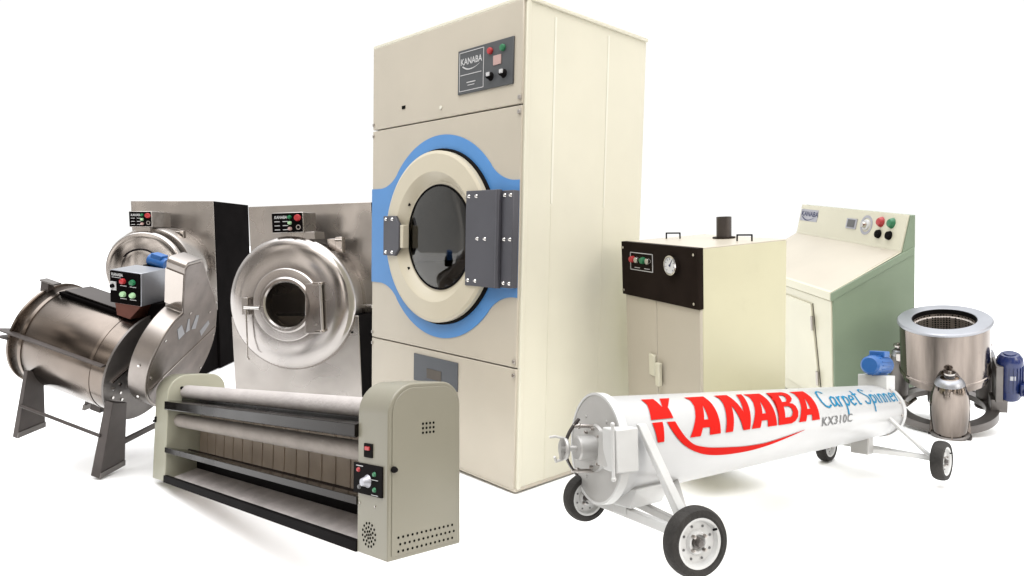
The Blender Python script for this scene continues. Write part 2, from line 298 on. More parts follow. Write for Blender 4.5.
# ================================================================== tumble dryer
def dryer():
    Wd, D, H, s1, s2 = 1.142, .845, 2.075, 1.651, .541
    root = empty('tumble_dryer', 'dryer', 'tall cream tumble dryer cabinet with a blue banded round porthole door, the biggest machine', 'tumble dryer')
    # shell: side / top / back sheets behind three front panels
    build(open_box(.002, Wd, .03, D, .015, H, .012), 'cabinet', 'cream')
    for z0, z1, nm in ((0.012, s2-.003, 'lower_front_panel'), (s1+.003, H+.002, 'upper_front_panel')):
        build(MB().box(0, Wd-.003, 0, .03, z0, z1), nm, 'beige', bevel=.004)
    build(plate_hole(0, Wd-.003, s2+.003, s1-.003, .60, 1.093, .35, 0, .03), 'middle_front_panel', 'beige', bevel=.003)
    dm = build(MB().lathe([(.335, .035), (.335, .60), (.30, .62), (0, .62), (0, .61), (.30, .61), (.325, .60), (.325, .035)], (.60, 0, 1.093), 1, 96, closed=True), 'tumbling_drum', 'dryerdrum')
    for k in range(4):
        a = R_(20+90*k); build(MB().bar((.60+.30*math.cos(a), .05, 1.093+.30*math.sin(a)), (.60+.30*math.cos(a), .60, 1.093+.30*math.sin(a)), .05, .03, (math.cos(a), 0, math.sin(a))), 'drum_lifter', 'dryerdrum', dm)
    # side sheet joints: slim raised bright strips and hairlines
    for y in (.19, .552):
        build(MB().box(Wd-.002, Wd+.003, y-.006, y+.006, 1.25, H-.03), 'side_joint_strip', 'bright', bevel=.001)
        build(MB().box(Wd-.002, Wd+.0015, y-.003, y+.003, .02, 1.24), 'side_seam', 'cream')
    build(MB().box(Wd-.01, Wd+.008, .012, .035, .01, H+.004), 'corner_trim', 'cream', bevel=.003)
    build(MB().box(.0, Wd+.01, .0, D+.005, H, H+.018), 'top_rim', 'cream', bevel=.004)
    build(MB().box(.01, Wd+.004, .004, D, .0, .016), 'base_strip', 'beige', bevel=.003)
    for z in (s1+.03, s1-.03, s2+.03, s2-.03):
        build(MB().box(Wd-.02, Wd-.004, -.010, .0, z-.008, z+.008), 'screw', 'steeld', bevel=.002)
        build(MB().box(.003, .014, -.006, .0, z-.008, z+.008), 'screw', 'steeld', bevel=.002)
    # blue band: circle with two flared wings
    cx, cz, r = .60, 1.093, .482; hw = .248; rf = .22
    def half(x):
        dxc = abs(x-cx); xt = .521*r/(r+rf)
        if dxc < xt: return math.sqrt(r*r-dxc*dxc)
        if dxc < .521: return hw+rf-math.sqrt(max(rf*rf-(.521-dxc)**2, 0))
        return hw
    xs = [Wd*i/160 for i in range(161)]; bb = MB()
    def hole(x): return math.sqrt(max(.39**2-(x-cx)**2, 0))
    for sg in (-1, 1):
        k = len(bb.v)
        for x in xs: bb.v += [(x, -.004, cz+sg*hole(x)), (x, -.004, cz+sg*half(x)), (x, .001, cz+sg*half(x))]
        for i in range(160): a = k+3*i; bb.f += [(a, a+1, a+4, a+3), (a+1, a+2, a+5, a+4)]
    build(bb, 'blue_band', 'blue')
    build(MB().lathe([(.395, -.002), (.417, -.002), (.417, -.014), (.412, -.018), (.395, -.018)], (cx, 0, cz), 1, 96, closed=True), 'door_gasket', 'black')
    door = build(MB().lathe([(.248, -.008), (.262, -.009), (.300, -.046), (.308, -.050), (.39, -.048), (.405, -.040), (.405, -.006), (.33, -.006), (.25, -.006)], (cx, 0, cz), 1, 96, closed=True), 'door', 'doorcream', angle=25)
    build(MB().lathe([(0, -.016), (.16, -.014), (.240, -.011), (.252, -.009), (.252, -.006), (.24, -.008), (.16, -.011), (0, -.013)], (cx, 0, cz), 1, 96), 'porthole_glass', 'glass', door)
    build(MB().lathe([(.241, -.0125), (.250, -.0125), (.250, -.0065), (.241, -.0065)], (cx, 0, cz), 1, 96, closed=True), 'glass_seal', 'black', door)
    for a in (145, 215):
        build(MB().disc((cx+.278*math.cos(R_(a)), -.018, cz+.278*math.sin(R_(a))), .008, 1, -.008), 'bolt', 'black', door)
    # hinge
    hg = build(MB().box(.855, 1.05, -.056, -.044, .882, 1.30), 'hinge_plate', 'dark', bevel=.003)
    build(MB().box(1.045, 1.072, -.056, -.036, .882, 1.30).rod((1.060, -.048, .882), (1.060, -.048, 1.30), .011), 'hinge_knuckle', 'dark', hg, bevel=.002)
    build(MB().box(1.073, 1.142, -.040, -.004, .886, 1.296), 'hinge_leaf', 'dark', bevel=.003)
    for z in (.905, 1.09, 1.275):
        for x, y in ((.875, -.056), (.925, -.056), (1.090, -.040), (1.126, -.040)):
            if z == 1.09: x = x+.06 if x < 1 else x
            build(MB().lathe([(0, -.006), (.006, -.005), (.009, 0)], (x, y, z), 1, 14), 'bolt', 'chrome', hg)
    lt = build(MB().prism([(.205, .995), (.31, .995), (.345, 1.035), (.345, 1.15), (.31, 1.195), (.205, 1.195)], 1, -.064, -.046), 'latch_plate', 'dark', bevel=.003)
    for z in (1.012, 1.178):
        for x in (.228, .285): build(MB().lathe([(0, -.006), (.006, -.005), (.009, 0)], (x, -.064, z), 1, 14), 'bolt', 'chrome', lt)
    build(MB().box(.345, .372, -.058, -.02, 1.035, 1.15), 'latch_grip', 'doorcream', lt, bevel=.004)
    # small marks
    build(MB().box(.272, .300, -.003, .002, 1.733, 1.749), 'indicator_slot', 'void')
    build(MB().disc((.593, .0, 1.703), .009, 1, -.004), 'plug', 'bright')
    # lint panel
    lp = build(MB().box(.402, .752, -.006, .004, .371, .508), 'lint_panel', 'lint', bevel=.002)
    build(MB().box(.515, .63, -.008, -.004, .400, .448), 'recess_grip', 'seamc', lp)
    # control panel
    x0, x1, z0, z1 = .725, 1.090, 1.741, 1.936
    cp = build(MB().box(x0, x1, -.008, .003, z0, z1), 'control_panel', 'panel', bevel=.002)
    y = -.0095
    fr = MB(); xm = x0+.18
    for a, b_, c, d in ((x0+.012, xm, z1-.014, z1-.011), (x0+.012, xm, z0+.011, z0+.014), (x0+.012, x0+.015, z0+.011, z1-.011), (xm-.003, xm, z0+.011, z1-.011)):
        fr.box(a, b_, y, -.0075, c, d)
    build(fr, 'panel_frame', 'ink', cp)
    build(flat_text('KANABA', .040, lambda u, v: (x0+.023+u*.92, y, 1.868+v), bold=.0008), 'brand_lettering', 'ink', cp)
    build(smile(x0+.095, 1.862, .12, lambda u, v: (u, y, v), .007, .28), 'brand_swoosh', 'ink', cp)
    build(MB().box(x0+.02, x0+.165, y, -.0075, 1.822, 1.825).box(x0+.065, x0+.125, y, -.0075, 1.786, 1.790).box(x0+.072, x0+.118, y, -.0075, 1.774, 1.777), 'print_lines', 'ink', cp)
    for x, m in ((.948, 'redb'), (1.028, 'greenb')):
        bt = build(MB().lathe([(0, -.014), (.012, -.012), (.0145, -.008), (.0145, 0)], (x, -.008, 1.898), 1, 20), 'push_button', m, cp, label=('red' if m == 'redb' else 'green')+' push button')
    build(MB().box(.968, 1.018, -.012, -.007, 1.833, 1.874), 'readout', 'pink', cp, bevel=.002)
    for x in (.952, 1.035):
        k = build(MB().lathe([(0, -.022), (.012, -.021), (.015, -.004), (.019, 0)], (x, -.008, 1.79), 1, 20), 'selector_knob', 'black', cp)
        build(MB().box(x-.004, x+.016, -.034, -.028, 1.787, 1.803), 'knob_pointer', 'ink', k, bevel=.001)
dryer()

# ================================================================== ironer
def ironer():
    Wd, D, H, c, cl = 1.833, .252, .4646, .147, .1555
    root = empty('flatwork_ironer', 'ironer', 'long low roller ironer with two rounded grey green end cabinets, standing in front', 'ironing machine')
    rr = .085
    prof = [(0, 0), (D, 0)]+arc(D-rr*.8, H-rr*.8, rr*.8, 0, 90, 10)+arc(rr, H-rr, rr, 90, 180, 10)
    rc = build(MB().prism(prof, 0, Wd-c, Wd), 'end_cabinet', 'khaki', bevel=.004, label='right end cabinet with control panel and rows of vent holes')
    lc = build(MB().prism(prof, 0, 0, cl), 'end_cabinet', 'khakil', bevel=.004, label='left end cabinet')
    # service cover lines on the right side
    inset = [(.012, .012), (D-.012, .012)]+arc(D-rr*.8, H-rr*.8, rr*.8-.012, 0, 90, 10)+arc(rr, H-rr, rr-.012, 90, 180, 10)
    build(MB().prism(inset, 0, Wd, Wd+.0025), 'side_cover', 'khaki', rc, bevel=.0012)
    xs = Wd+.0022
    h = MB()
    for i in range(4):
        for j in range(3): h.disc((xs, .114+i*.0125, .326+j*.0125), .0036, 0, .0012, 10)
    build(h, 'vent_holes', 'hole', rc)
    h = MB()
    for j in range(3):
        for i in range(13): h.disc((xs, .033+i*.0155+(.006 if j == 1 else 0), .022+j*.018), .0034, 0, .0012, 10)
    build(h, 'vent_holes', 'hole', rc)
    build(MB().lathe([(0, .014), (.006, .013), (.0085, .006), (.0085, 0)], (xs, .016, .238), 0, 16), 'lock_knob', 'black', rc)
    # front details on right cabinet
    sw = build(MB().box(1.722, 1.762, -.004, .002, .262, .300), 'switch_bezel', 'black', rc, bevel=.001)
    build(MB().box(1.731, 1.753, -.008, -.003, .282, .292), 'rocker', 'redb', sw, bevel=.001)
    cp = build(MB().box(1.673, 1.812, -.005, .002, .162, .244), 'control_panel', 'black', rc, bevel=.001)
    build(MB().lathe([(0, -.020), (.010, -.019), (.014, -.006), (.018, 0)], (1.744, -.005, .199), 1, 20), 'temperature_knob', 'badge', cp)
    for x, z, m in ((1.700, .226, 'redb'), (1.778, .221, 'greenb'), (1.779, .180, 'greenb'), (1.705, .180, 'greyt')):
        build(MB().lathe([(0, -.006), (.005, -.005), (.007, 0)], (x, -.005, z), 1, 12), 'indicator_lamp', m, cp)
    build(MB().box(1.688, 1.722, -.0062, -.004, .236, .238).box(1.764, 1.795, -.0062, -.004, .205, .2065).box(1.764, 1.795, -.0062, -.004, .165, .1665), 'print_lines', 'ink', cp)
    for x in (1.70, 1.775): build(MB().disc((x, .001, .135), .003, 1, -.003, 8), 'rivet', 'steeld', rc)
    h = MB()
    for r, n in ((0, 1), (.010, 6), (.020, 10), (.031, 14)):
        for i in range(n):
            a = 2*PI*i/n+r*20; h.disc((1.746+r*math.cos(a), .001, .056+r*math.sin(a)), .0034, 1, -.002, 10)
    build(h, 'speaker_grille', 'hole', rc)
    build(MB().box(.01, .026, -.006, .002, .25, .275).disc((.018, -.006, .256), .006, 1, -.006, 10), 'latch', 'black', lc)
    x0, x1 = cl-.002, Wd-c+.002
    build(MB().rod((x0, .082, .386), (x1, .082, .386), .030, n=48), 'upper_roller', 'roll')
    build(MB().rod((x0-.004, .058, .405), (x0+.012, .058, .405), .007), 'roller_pin', 'black')
    build(MB().prism([(.015, .352), (.10, .345), (.10, .339), (.018, .320), (-.008, .312), (-.012, .316), (-.012, .350)], 0, x0, x1), 'feed_plate', 'platesteel', bevel=.0015)
    build(MB().box(x0, x1, .06, .064, .322, .36), 'feed_plate_back', 'platesteel')
    build(MB().rod((x0, .058, .262), (x1, .058, .262), .029, n=48), 'lower_roller', 'rollb')
    build(MB().box(x0, x1, .150, .158, .08, .36), 'back_panel', 'slat')
    n = 17
    for i in range(n):
        xx = x0+(x1-x0)*(i+.5)/n
        build(MB().box(xx-.041, xx+.041, .144, .151, .085, .30), 'canvas_belt', 'slat', bevel=.001)
    build(MB().prism([(.0, .150), (.10, .128), (.10, .123), (-.004, .128), (-.004, .150)], 0, x0, x1), 'shelf', 'platesteel', bevel=.001)
    build(MB().prism([(.09, .128), (.145, .085), (.15, .09), (.098, .134)], 0, x0, x1), 'shelf_back', 'brownblack')
    build(MB().box(x0, x1, .135, .150, .040, .108), 'rear_rail', 'black', bevel=.001)
    build(MB().box(x0+.85, x0+.90, .128, .137, .085, .097), 'rail_clip', 'steeld')
    build(MB().prism([(.008, .004), (.14, .040), (.14, .046), (.008, .010)], 0, x0, x1), 'tray', 'felt')
    build(MB().box(x0-.003, x1, -.004, .012, -.0, .030), 'front_rail', 'black', bevel=.001)
ironer()

# ================================================================== boiler
def boiler():
    Wd, D, H, s1 = .5345, .4625, 1.0685, .826
    empty('steam_boiler', 'boiler', 'cream steam generator cabinet with black front panel, pressure gauge and short black flue', 'boiler')
    z0 = .165
    build(MB().box(0, Wd, .014, D, z0, H), 'cabinet', 'boilercream', bevel=.003)
    build(MB().box(.03, .24, .12, D-.03, 0, z0+.01), 'plinth', 'black')
    for a, b, hx in ((.001, .240, 0), (.243, Wd-.001, 1)):
        d = build(MB().box(a, b, 0, .016, z0+.004, s1-.004), 'door', 'beige', bevel=.003)
        if hx == 0: build(MB().box(.190, .235, -.012, .001, .475, .575), 'latch_block', 'creamw', d, bevel=.005)
        else: build(MB().box(.262, .276, -.014, .001, .525, .545).box(.262, .276, -.014, .001, .447, .467).box(.262, .292, -.030, -.012, .445, .55), 'handle', 'creamw', d, bevel=.004)
    p = build(MB().box(-.008, Wd+.004, -.012, .016, s1-.002, H+.004), 'front_panel', 'brownblack', bevel=.002)
    for x, z in ((.01, 1.045), (Wd-.02, 1.045), (.01, .845), (Wd-.02, .845)):
        build(MB().disc((x, -.012, z), .006, 1, -.004, 10), 'screw', 'chrome', p)
    fr = MB(); a, b, c, d = .066, .239, .947, 1.028
    for q in ((a, b, d-.003, d), (a, b, c, c+.003), (a, a+.003, c, d), (b-.003, b, c, d)): fr.box(q[0], q[1], -.0145, -.011, q[2], q[3])
    fr.box(.10, .14, -.0145, -.011, .958, .961).box(.175, .215, -.0145, -.011, .958, .961)
    build(fr, 'switch_frame', 'ink', p)
    for x, m, l in ((.090, 'redb', 'red lamp'), (.130, 'chrome', 'silver switch'), (.172, 'greenb', 'green lamp'), (.215, 'chrome', 'silver switch')):
        build(MB().lathe([(0, -.022), (.013, -.019), (.015, -.010), (.015, 0)], (x, -.012, .996), 1, 18), 'push_button', m, p, label=l)
    g = build(MB().lathe([(.036, 0), (.042, -.004), (.042, -.022), (.036, -.024), (.035, -.018), (0, -.018)], (.385, -.012, .993), 1, 36), 'pressure_gauge', 'chrome', p)
    build(MB().disc((.385, -.031, .993), .0345, 1, -.0015, 36), 'dial_face', 'dial', g)
    t = MB().bar((.385, -.0335, .993), (.398, -.0335, 1.012), .003, .002, (0, 1, 0)).disc((.385, -.0325, .993), .005, 1, -.003, 10)
    for i in range(9):
        an = R_(-45+270*i/8); t.bar((.385+.024*math.cos(an), -.0335, .993+.024*math.sin(an)), (.385+.030*math.cos(an), -.0335, .993+.030*math.sin(an)), .0022, .001, (0, 1, 0))
    build(t, 'needle', 'blueink', g)
    build(MB().box(.012, Wd-.0, .02, D-.004, H-.002, H+.004), 'top_sheet', 'beige', bevel=.002)
    build(MB().lathe([(0, .005), (.031, .005), (.031, .100), (.033, .100), (.033, .0)], (.271, .355, H), 2, 32), 'flue', 'legsteel')
    build(MB().lathe([(.033, 0), (.05, 0), (.05, .008), (.033, .008)], (.271, .355, H+.002), 2, 32, closed=True), 'flue_collar', 'brownblack')
    for (xa, ya), (xb, yb) in (((.063, .193), (.118, .229)), ((.429, .288), (.480, .322))):
        build(MB().path([(xa, ya, H), (xa, ya, H+.030), (xb, yb, H+.030), (xb, yb, H)], .0035), 'lifting_handle', 'black')
    build(MB().disc((Wd, .40, .40), .003, 0, .003, 8), 'rivet', 'steeld')
boiler()

# ================================================================== green console machine
def green():
    Wd, D, H, hf, hc, cd_, ct, hl = 1.147, .477, 1.198, .816, .997, .0718, .0249, .775
    zb = .15
    empty('finishing_machine', 'green', 'cream and sage green cabinet with sloping top and raised control console at the back', 'laundry machine')
    prof = [(0.004, zb), (D, zb), (D, H), (D-ct, H), (D-cd_, hc), (0.004, hf)]
    build(MB().prism(prof, 0, .01, Wd), 'cabinet', 'green', bevel=.003)
    build(MB().prism([(0, .03), (Wd-.012, .142), (Wd-.012, hf-.046), (0, hf-.046)], 1, -.004, .012), 'front_panel', 'creamw', bevel=.003)
    lidz = lambda y: hf+(hc-hf)*y/(D-cd_)
    build(MB().prism([(-.012, hf-.042), (-.012, hf+.004), (0, hf+.010), (D-cd_-.002, hc+.007), (D-cd_-.002, hc+.001), (.006, hf-.0), (.006, hf-.042)], 0, .0, Wd-.006), 'top_lid', 'creamw', bevel=.003)
    build(MB().prism([(.002, hf+.006), (.002, hf+.011), (D-cd_-.004, hc+.0095), (D-cd_-.004, hc+.0045)], 0, .004, Wd-.012), 'lid_sheet', 'beige')
    build(MB().prism([(-.012, hf-.042), (-.012, hf+.001), (D-.01, lidz(D-.01)-.001), (D-.01, lidz(D-.01)-.040)], 0, Wd-.002, Wd+.006), 'lid_side', 'green', bevel=.002)
    e = Vector((0, cd_-ct, H-hc)); Lc = e.length; e.normalize(); nrm = Vector((0, -e.z, e.y))
    base = Vector((0, D-cd_, hc))
    def cp(x, s, h=0): return tuple(base+Vector((x, 0, 0))+e*s+nrm*h)
    def cbox(x0, x1, s0, s1, h0, h1):
        return MB().hexa([cp(x0, s0, h0), cp(x1, s0, h0), cp(x1, s1, h0), cp(x0, s1, h0), cp(x0, s0, h1), cp(x1, s0, h1), cp(x1, s1, h1), cp(x0, s1, h1)])
    con = build(cbox(.0, Wd-.01, .004, Lc+.002, -.004, .008), 'control_console', 'creamw', bevel=.002)
    build(cbox(.0, Wd-.01, .004, .018, .006, .011), 'console_lip', 'creamw', con, bevel=.002)
    A = ((1, 0, 0), tuple(e), tuple(nrm))
    bd = build(cbox(.012, .235, .098, .178, .007, .010), 'badge', 'badge', con)
    build(flat_text('KANABA', .052, lambda u, v: cp(.026+u*1.05, .132+v*.9, .0112), bold=.001), 'brand_lettering', 'blueink', bd)
    build(smile(.12, .128, .16, lambda u, v: cp(u, v, .0112), .009, .3), 'brand_swoosh', 'blueink', bd)
    ga = build(cbox(.585, .690, .090, .152, .007, .014), 'meter', 'badge', con)
    build(cbox(.60, .675, .098, .145, .014, .016), 'meter_window', 'greyt', ga)
    dl = build(MB().lathe([(0, .012), (.030, .010), (.033, .0)], cp(.785, .124, .008), A, 28), 'timer_dial', 'dial', con)
    build(MB().lathe([(.042, .001), (.058, .001), (.058, .003), (.042, .003)], cp(.785, .124, .007), A, 36, closed=True), 'dial_scale', 'badge', dl)
    build(MB().lathe([(0, .034), (.016, .032), (.020, .010)], cp(.785, .124, .008), A, 20), 'dial_knob', 'chrome', dl)
    for x, m, l in ((.918, 'redb', 'red push button'), (1.015, 'greenb', 'green push button')):
        build(MB().lathe([(0, .024), (.020, .021), (.027, .010), (.031, 0)], cp(x, .152, .008), A, 22), 'push_button', m, con, label=l)
        k = build(MB().lathe([(0, .016), (.022, .015), (.026, 0)], cp(x, .082, .008), A, 18), 'selector_knob', 'black', con)
        build(cbox(x-.006, x+.028, .072, .084, .020, .032), 'knob_grip', 'black', k, bevel=.001)
    build(MB().prism([(.012, .035), (Wd-.02, .145), (Wd-.02, zb+.01), (.012, zb+.01)], 1, .01, D-.01), 'cabinet_base', 'green')
    # door on the front
    dr = build(MB().prism([(.60, .17), (1.022, .17), (.94, .718), (.60, .718)], 1, -.016, -.002), 'door', 'creamw', bevel=.003)
    build(MB().prism([(1.026, .17), (1.031, .17), (.949, .722), (.944, .722)], 1, -.0065, -.002), 'door_gap', 'seamc', dr)
    for z in (.607, .287):
        xx = 1.045-(z-.02)/.698*.105
        build(MB().rod((xx+.003, -.020, z-.042), (xx+.000, -.020, z+.042), .008), 'hinge', 'steeld', dr)
green()

# ================================================================== washer-extractors
def control_box(parent_name, x0, x1, y0, y1, z0, z1, key):
    cb = build(MB().box(x0, x1, y0+.004, y1, z0, z1), 'control_box', 'steeld', bevel=.004)
    w = x1-x0; h = z1-z0
    f = build(MB().box(x0+.004, x1-.004, y0-.002, y0+.006, z0+.004, z1-.004), 'control_panel', 'blackm', cb, bevel=.001)
    y = y0-.0035
    build(flat_text('KANABA', h*.20, lambda u, v: (x0+w*.10+u*.85, y, z1-h*.30+v), shear=.2, bold=.0006), 'brand_lettering', 'ink', f)
    ln = MB()
    for r in (.46, .66, .86):
        for c in (.10, .36): ln.box(x0+w*c, x0+w*(c+.17), y, y0-.0015, z1-h*r, z1-h*r+h*.035)
    build(ln, 'print_lines', 'ink', f)
    for c, r, m, s, l in ((.60, .24, 'greenb', .07, 'green push button'), (.60, .52, 'greenl', .07, 'pale green lamp'), (.60, .80, 'pink', .07, 'pink lamp'), (.85, .28, 'redb', .13, 'large red stop button')):
        build(MB().lathe([(0, -.020), (h*s*1.1, -.017), (h*s*1.3, -.006), (h*s*1.3, 0)], (x0+w*c, y0-.002, z1-h*r), 1, 18), 'push_button', m, f, label=l)
    build(MB().lathe([(h*.085, -.004), (h*.125, -.004), (h*.125, 0), (h*.085, 0)], (x0+w*.86, y0-.002, z1-h*.74), 1, 20, closed=True), 'key_switch', 'steeld', f)
    return cb

def washer(key, label, Wd, D, H, cx, cz, R, yf, Rb, box, base_h, bevel=.003, window=True):
    empty('washer_extractor', key, label, 'washing machine')
    # back housing: dark body with steel front sheet
    build(MB().box(0, Wd, .006, D, .0, H), 'housing', 'blackm', bevel=.003)
    build(MB().box(-.001, Wd-.006, -.002, .008, base_h, H+.002), 'front_sheet', 'steeld', bevel=.002)
    # lower body
    lb = build(MB().box(-.012, Wd-.02, yf*.80, .0, 0, base_h+.02), 'lower_body', 'blackm', bevel=.002)
    build(MB().box(-.016, Wd-.024, yf*.83, yf*.80+.002, 0.0, base_h+.024), 'lower_front_panel', 'steeld', lb, bevel=.003)
    build(MB().box(Wd-.10, Wd-.006, -.06, .0, base_h+.055, base_h+.075), 'support_lip', 'steeld', lb, bevel=.002)
    # drum body
    build(MB().lathe([(Rb, .0), (Rb, yf*.70), (Rb*.97, yf*.75)]+([(.15, yf*.75)] if window else [(0, yf*.75)]), (cx, 0, cz), 1, 96), 'drum_body', 'steeld')
    build(MB().lathe([(Rb+.012, -.002), (Rb+.012, -.022), (Rb, -.022), (Rb, -.002)], (cx, 0, cz), 1, 96, closed=True), 'drum_collar', 'steel')
    a = R; y = yf
    if window: P = [(a*.90, y*.80), (a*.985, y*.81), (a, y*.85), (a*.997, y*.90), (a*.975, y*.965), (a*.93, y*1.01), (a*.86, y*1.05), (a*.74, y*1.08), (a*.60, y*1.085), (a*.50, y*1.08), (a*.34, y*1.06), (a*.335, y*.95), (a*.335, y*.88)]
    else: P = [(a*.92, y*.86), (a*.99, y*.87), (a, y*.90), (a*.99, y*.94), (a*.95, y*.97), (a*.93, y*.975), (a*.90, y*.97), (a*.80, y*1.0), (a*.5, y*1.05), (a*.2, y*1.075), (0, y*1.08)]
    dish = build(MB().lathe(P, (cx, 0, cz), 1, 128), 'front_shell', 'steel', angle=60)
    return dish
def wa():
    Wd, D, H = .687, .808, 1.418; cx, cz, R, yf, Rb = .305, .865, .303, -.467, .333
    dish = washer('washA', 'stainless washer with deep black side, farthest left at the back behind the drum machine', Wd, D, H, cx, cz, R, yf, Rb, None, .50, window=False)
    door = build(MB().lathe([(0, yf*1.10), (.12, yf*1.095), (.155, yf*1.07), (.16, yf*1.0)], (cx, 0, cz), 1, 64), 'door', 'steel')
    build(MB().path([(cx+.165*math.cos(R_(t)), yf*1.06, cz+.165*math.sin(R_(t))) for t in range(40, 141, 10)], .005, 8), 'door_arc', 'black', door)
    control_box('', .193, .367, -.42, -.10, 1.200, 1.322, 'a')
    build(MB().box(.23, .34, -.40, -.15, 1.14, 1.203), 'box_stand', 'steeld', bevel=.002)
    build(MB().box(.445, .515, -.24, -.17, 1.07, 1.165).box(.50, .53, -.25, -.20, 1.04, 1.17), 'bracket', 'steelp', bevel=.004)
wa()
def wb():
    Wd, D, H = .883, .10, 1.3215; cx, cz, R, yf, Rb = .423, .6885, .4256, -.288, .378
    dish = washer('washB', 'front loading stainless washer with round glass porthole, beside the tall dryer', Wd, D, H, cx, cz, R, yf, Rb, None, .58)
    y = yf; wx, wz = .418, .684
    door = build(MB().lathe([(.228, y*1.02), (.230, y*1.10), (.224, y*1.115), (.185, y*1.12), (.176, y*1.12), (.165, y*1.15), (.150, y*1.15), (.142, y*1.11), (.142, y*1.05)], (wx, 0, wz), 1, 96), 'door', 'steel', angle=30)
    bk = build(MB().lathe([(.158, y*.90), (.165, y*.74), (.30, y*.70), (.30, -.02), (0, -.02)], (wx-.005, 0, wz), 1, 64), 'inner_basket', 'basket')
    for t in (30, 150, 270):
        build(MB().bar((wx+.20*math.cos(R_(t)), -.20, wz+.20*math.sin(R_(t))), (wx+.20*math.cos(R_(t)), -.02, wz+.20*math.sin(R_(t))), .04, .12, (math.cos(R_(t)), 0, math.sin(R_(t)))), 'basket_rib', 'steeld', bk)
    g = build(MB().lathe([(0, y*1.075), (.10, y*1.08), (.141, y*1.095), (.141, y*1.085), (.10, y*1.07), (0, y*1.065)], (wx, 0, wz), 1, 64), 'porthole_glass', 'glassb', door)
    hp = build(MB().prism([(.54, .505), (.655, .505), (.655, .815), (.56, .815)], 1, y*1.150, y*1.020), 'hinge_plate', 'steel', bevel=.003)
    build(MB().rod((.662, y*1.160, .515), (.662, y*1.160, .81), .009), 'hinge_pin', 'steeld', hp)
    for z in (.515, .81): build(MB().disc((.662, y*1.160, z), .016, 2, .014, 12).box(.61, .675, y*1.190, y*1.120, z-.004, z+.012), 'hinge_lug', 'steelp', hp, bevel=.002)
    for z in (.56, .76):
        build(MB().disc((.62, y*1.150, z), .006, 1, -.005, 10), 'bolt', 'steeld', hp)
    la = build(MB().box(.125, .170, y*1.200, y*0.990, .625, .735), 'latch_block', 'steeld', bevel=.003)
    build(MB().rod((.15, y*1.230, .672), (.255, y*1.230, .668), .009), 'latch_lever', 'chrome', la)
    build(MB().path([(.158, y*1.210, .66), (.156, y*1.210, .48), (.148, y*1.190, .36), (.160, y*1.190, .34)], .0055), 'latch_rod', 'steeld', la)
    control_box('', .329, .541, -.288, -.11, 1.133, 1.260, 'b')
    build(MB().box(.37, .60, -.26, -.12, 1.09, 1.136), 'box_stand', 'steeld', bevel=.002)
    build(MB().box(.632, .70, -.155, -.10, 1.01, 1.09).box(.69, .735, -.16, -.11, 1.0, 1.10).rod((.69, -.165, 1.08), (.74, -.165, 1.08), .008), 'bracket', 'steelp', bevel=.003)
    build(MB().disc((.815, y*.83, .50), .007, 1, -.006, 10), 'bolt', 'black')
    build(MB().path([(Wd-.02, -.03, .33), (Wd+.012, -.02, .335)], .006), 'hose', 'ink')
wb()

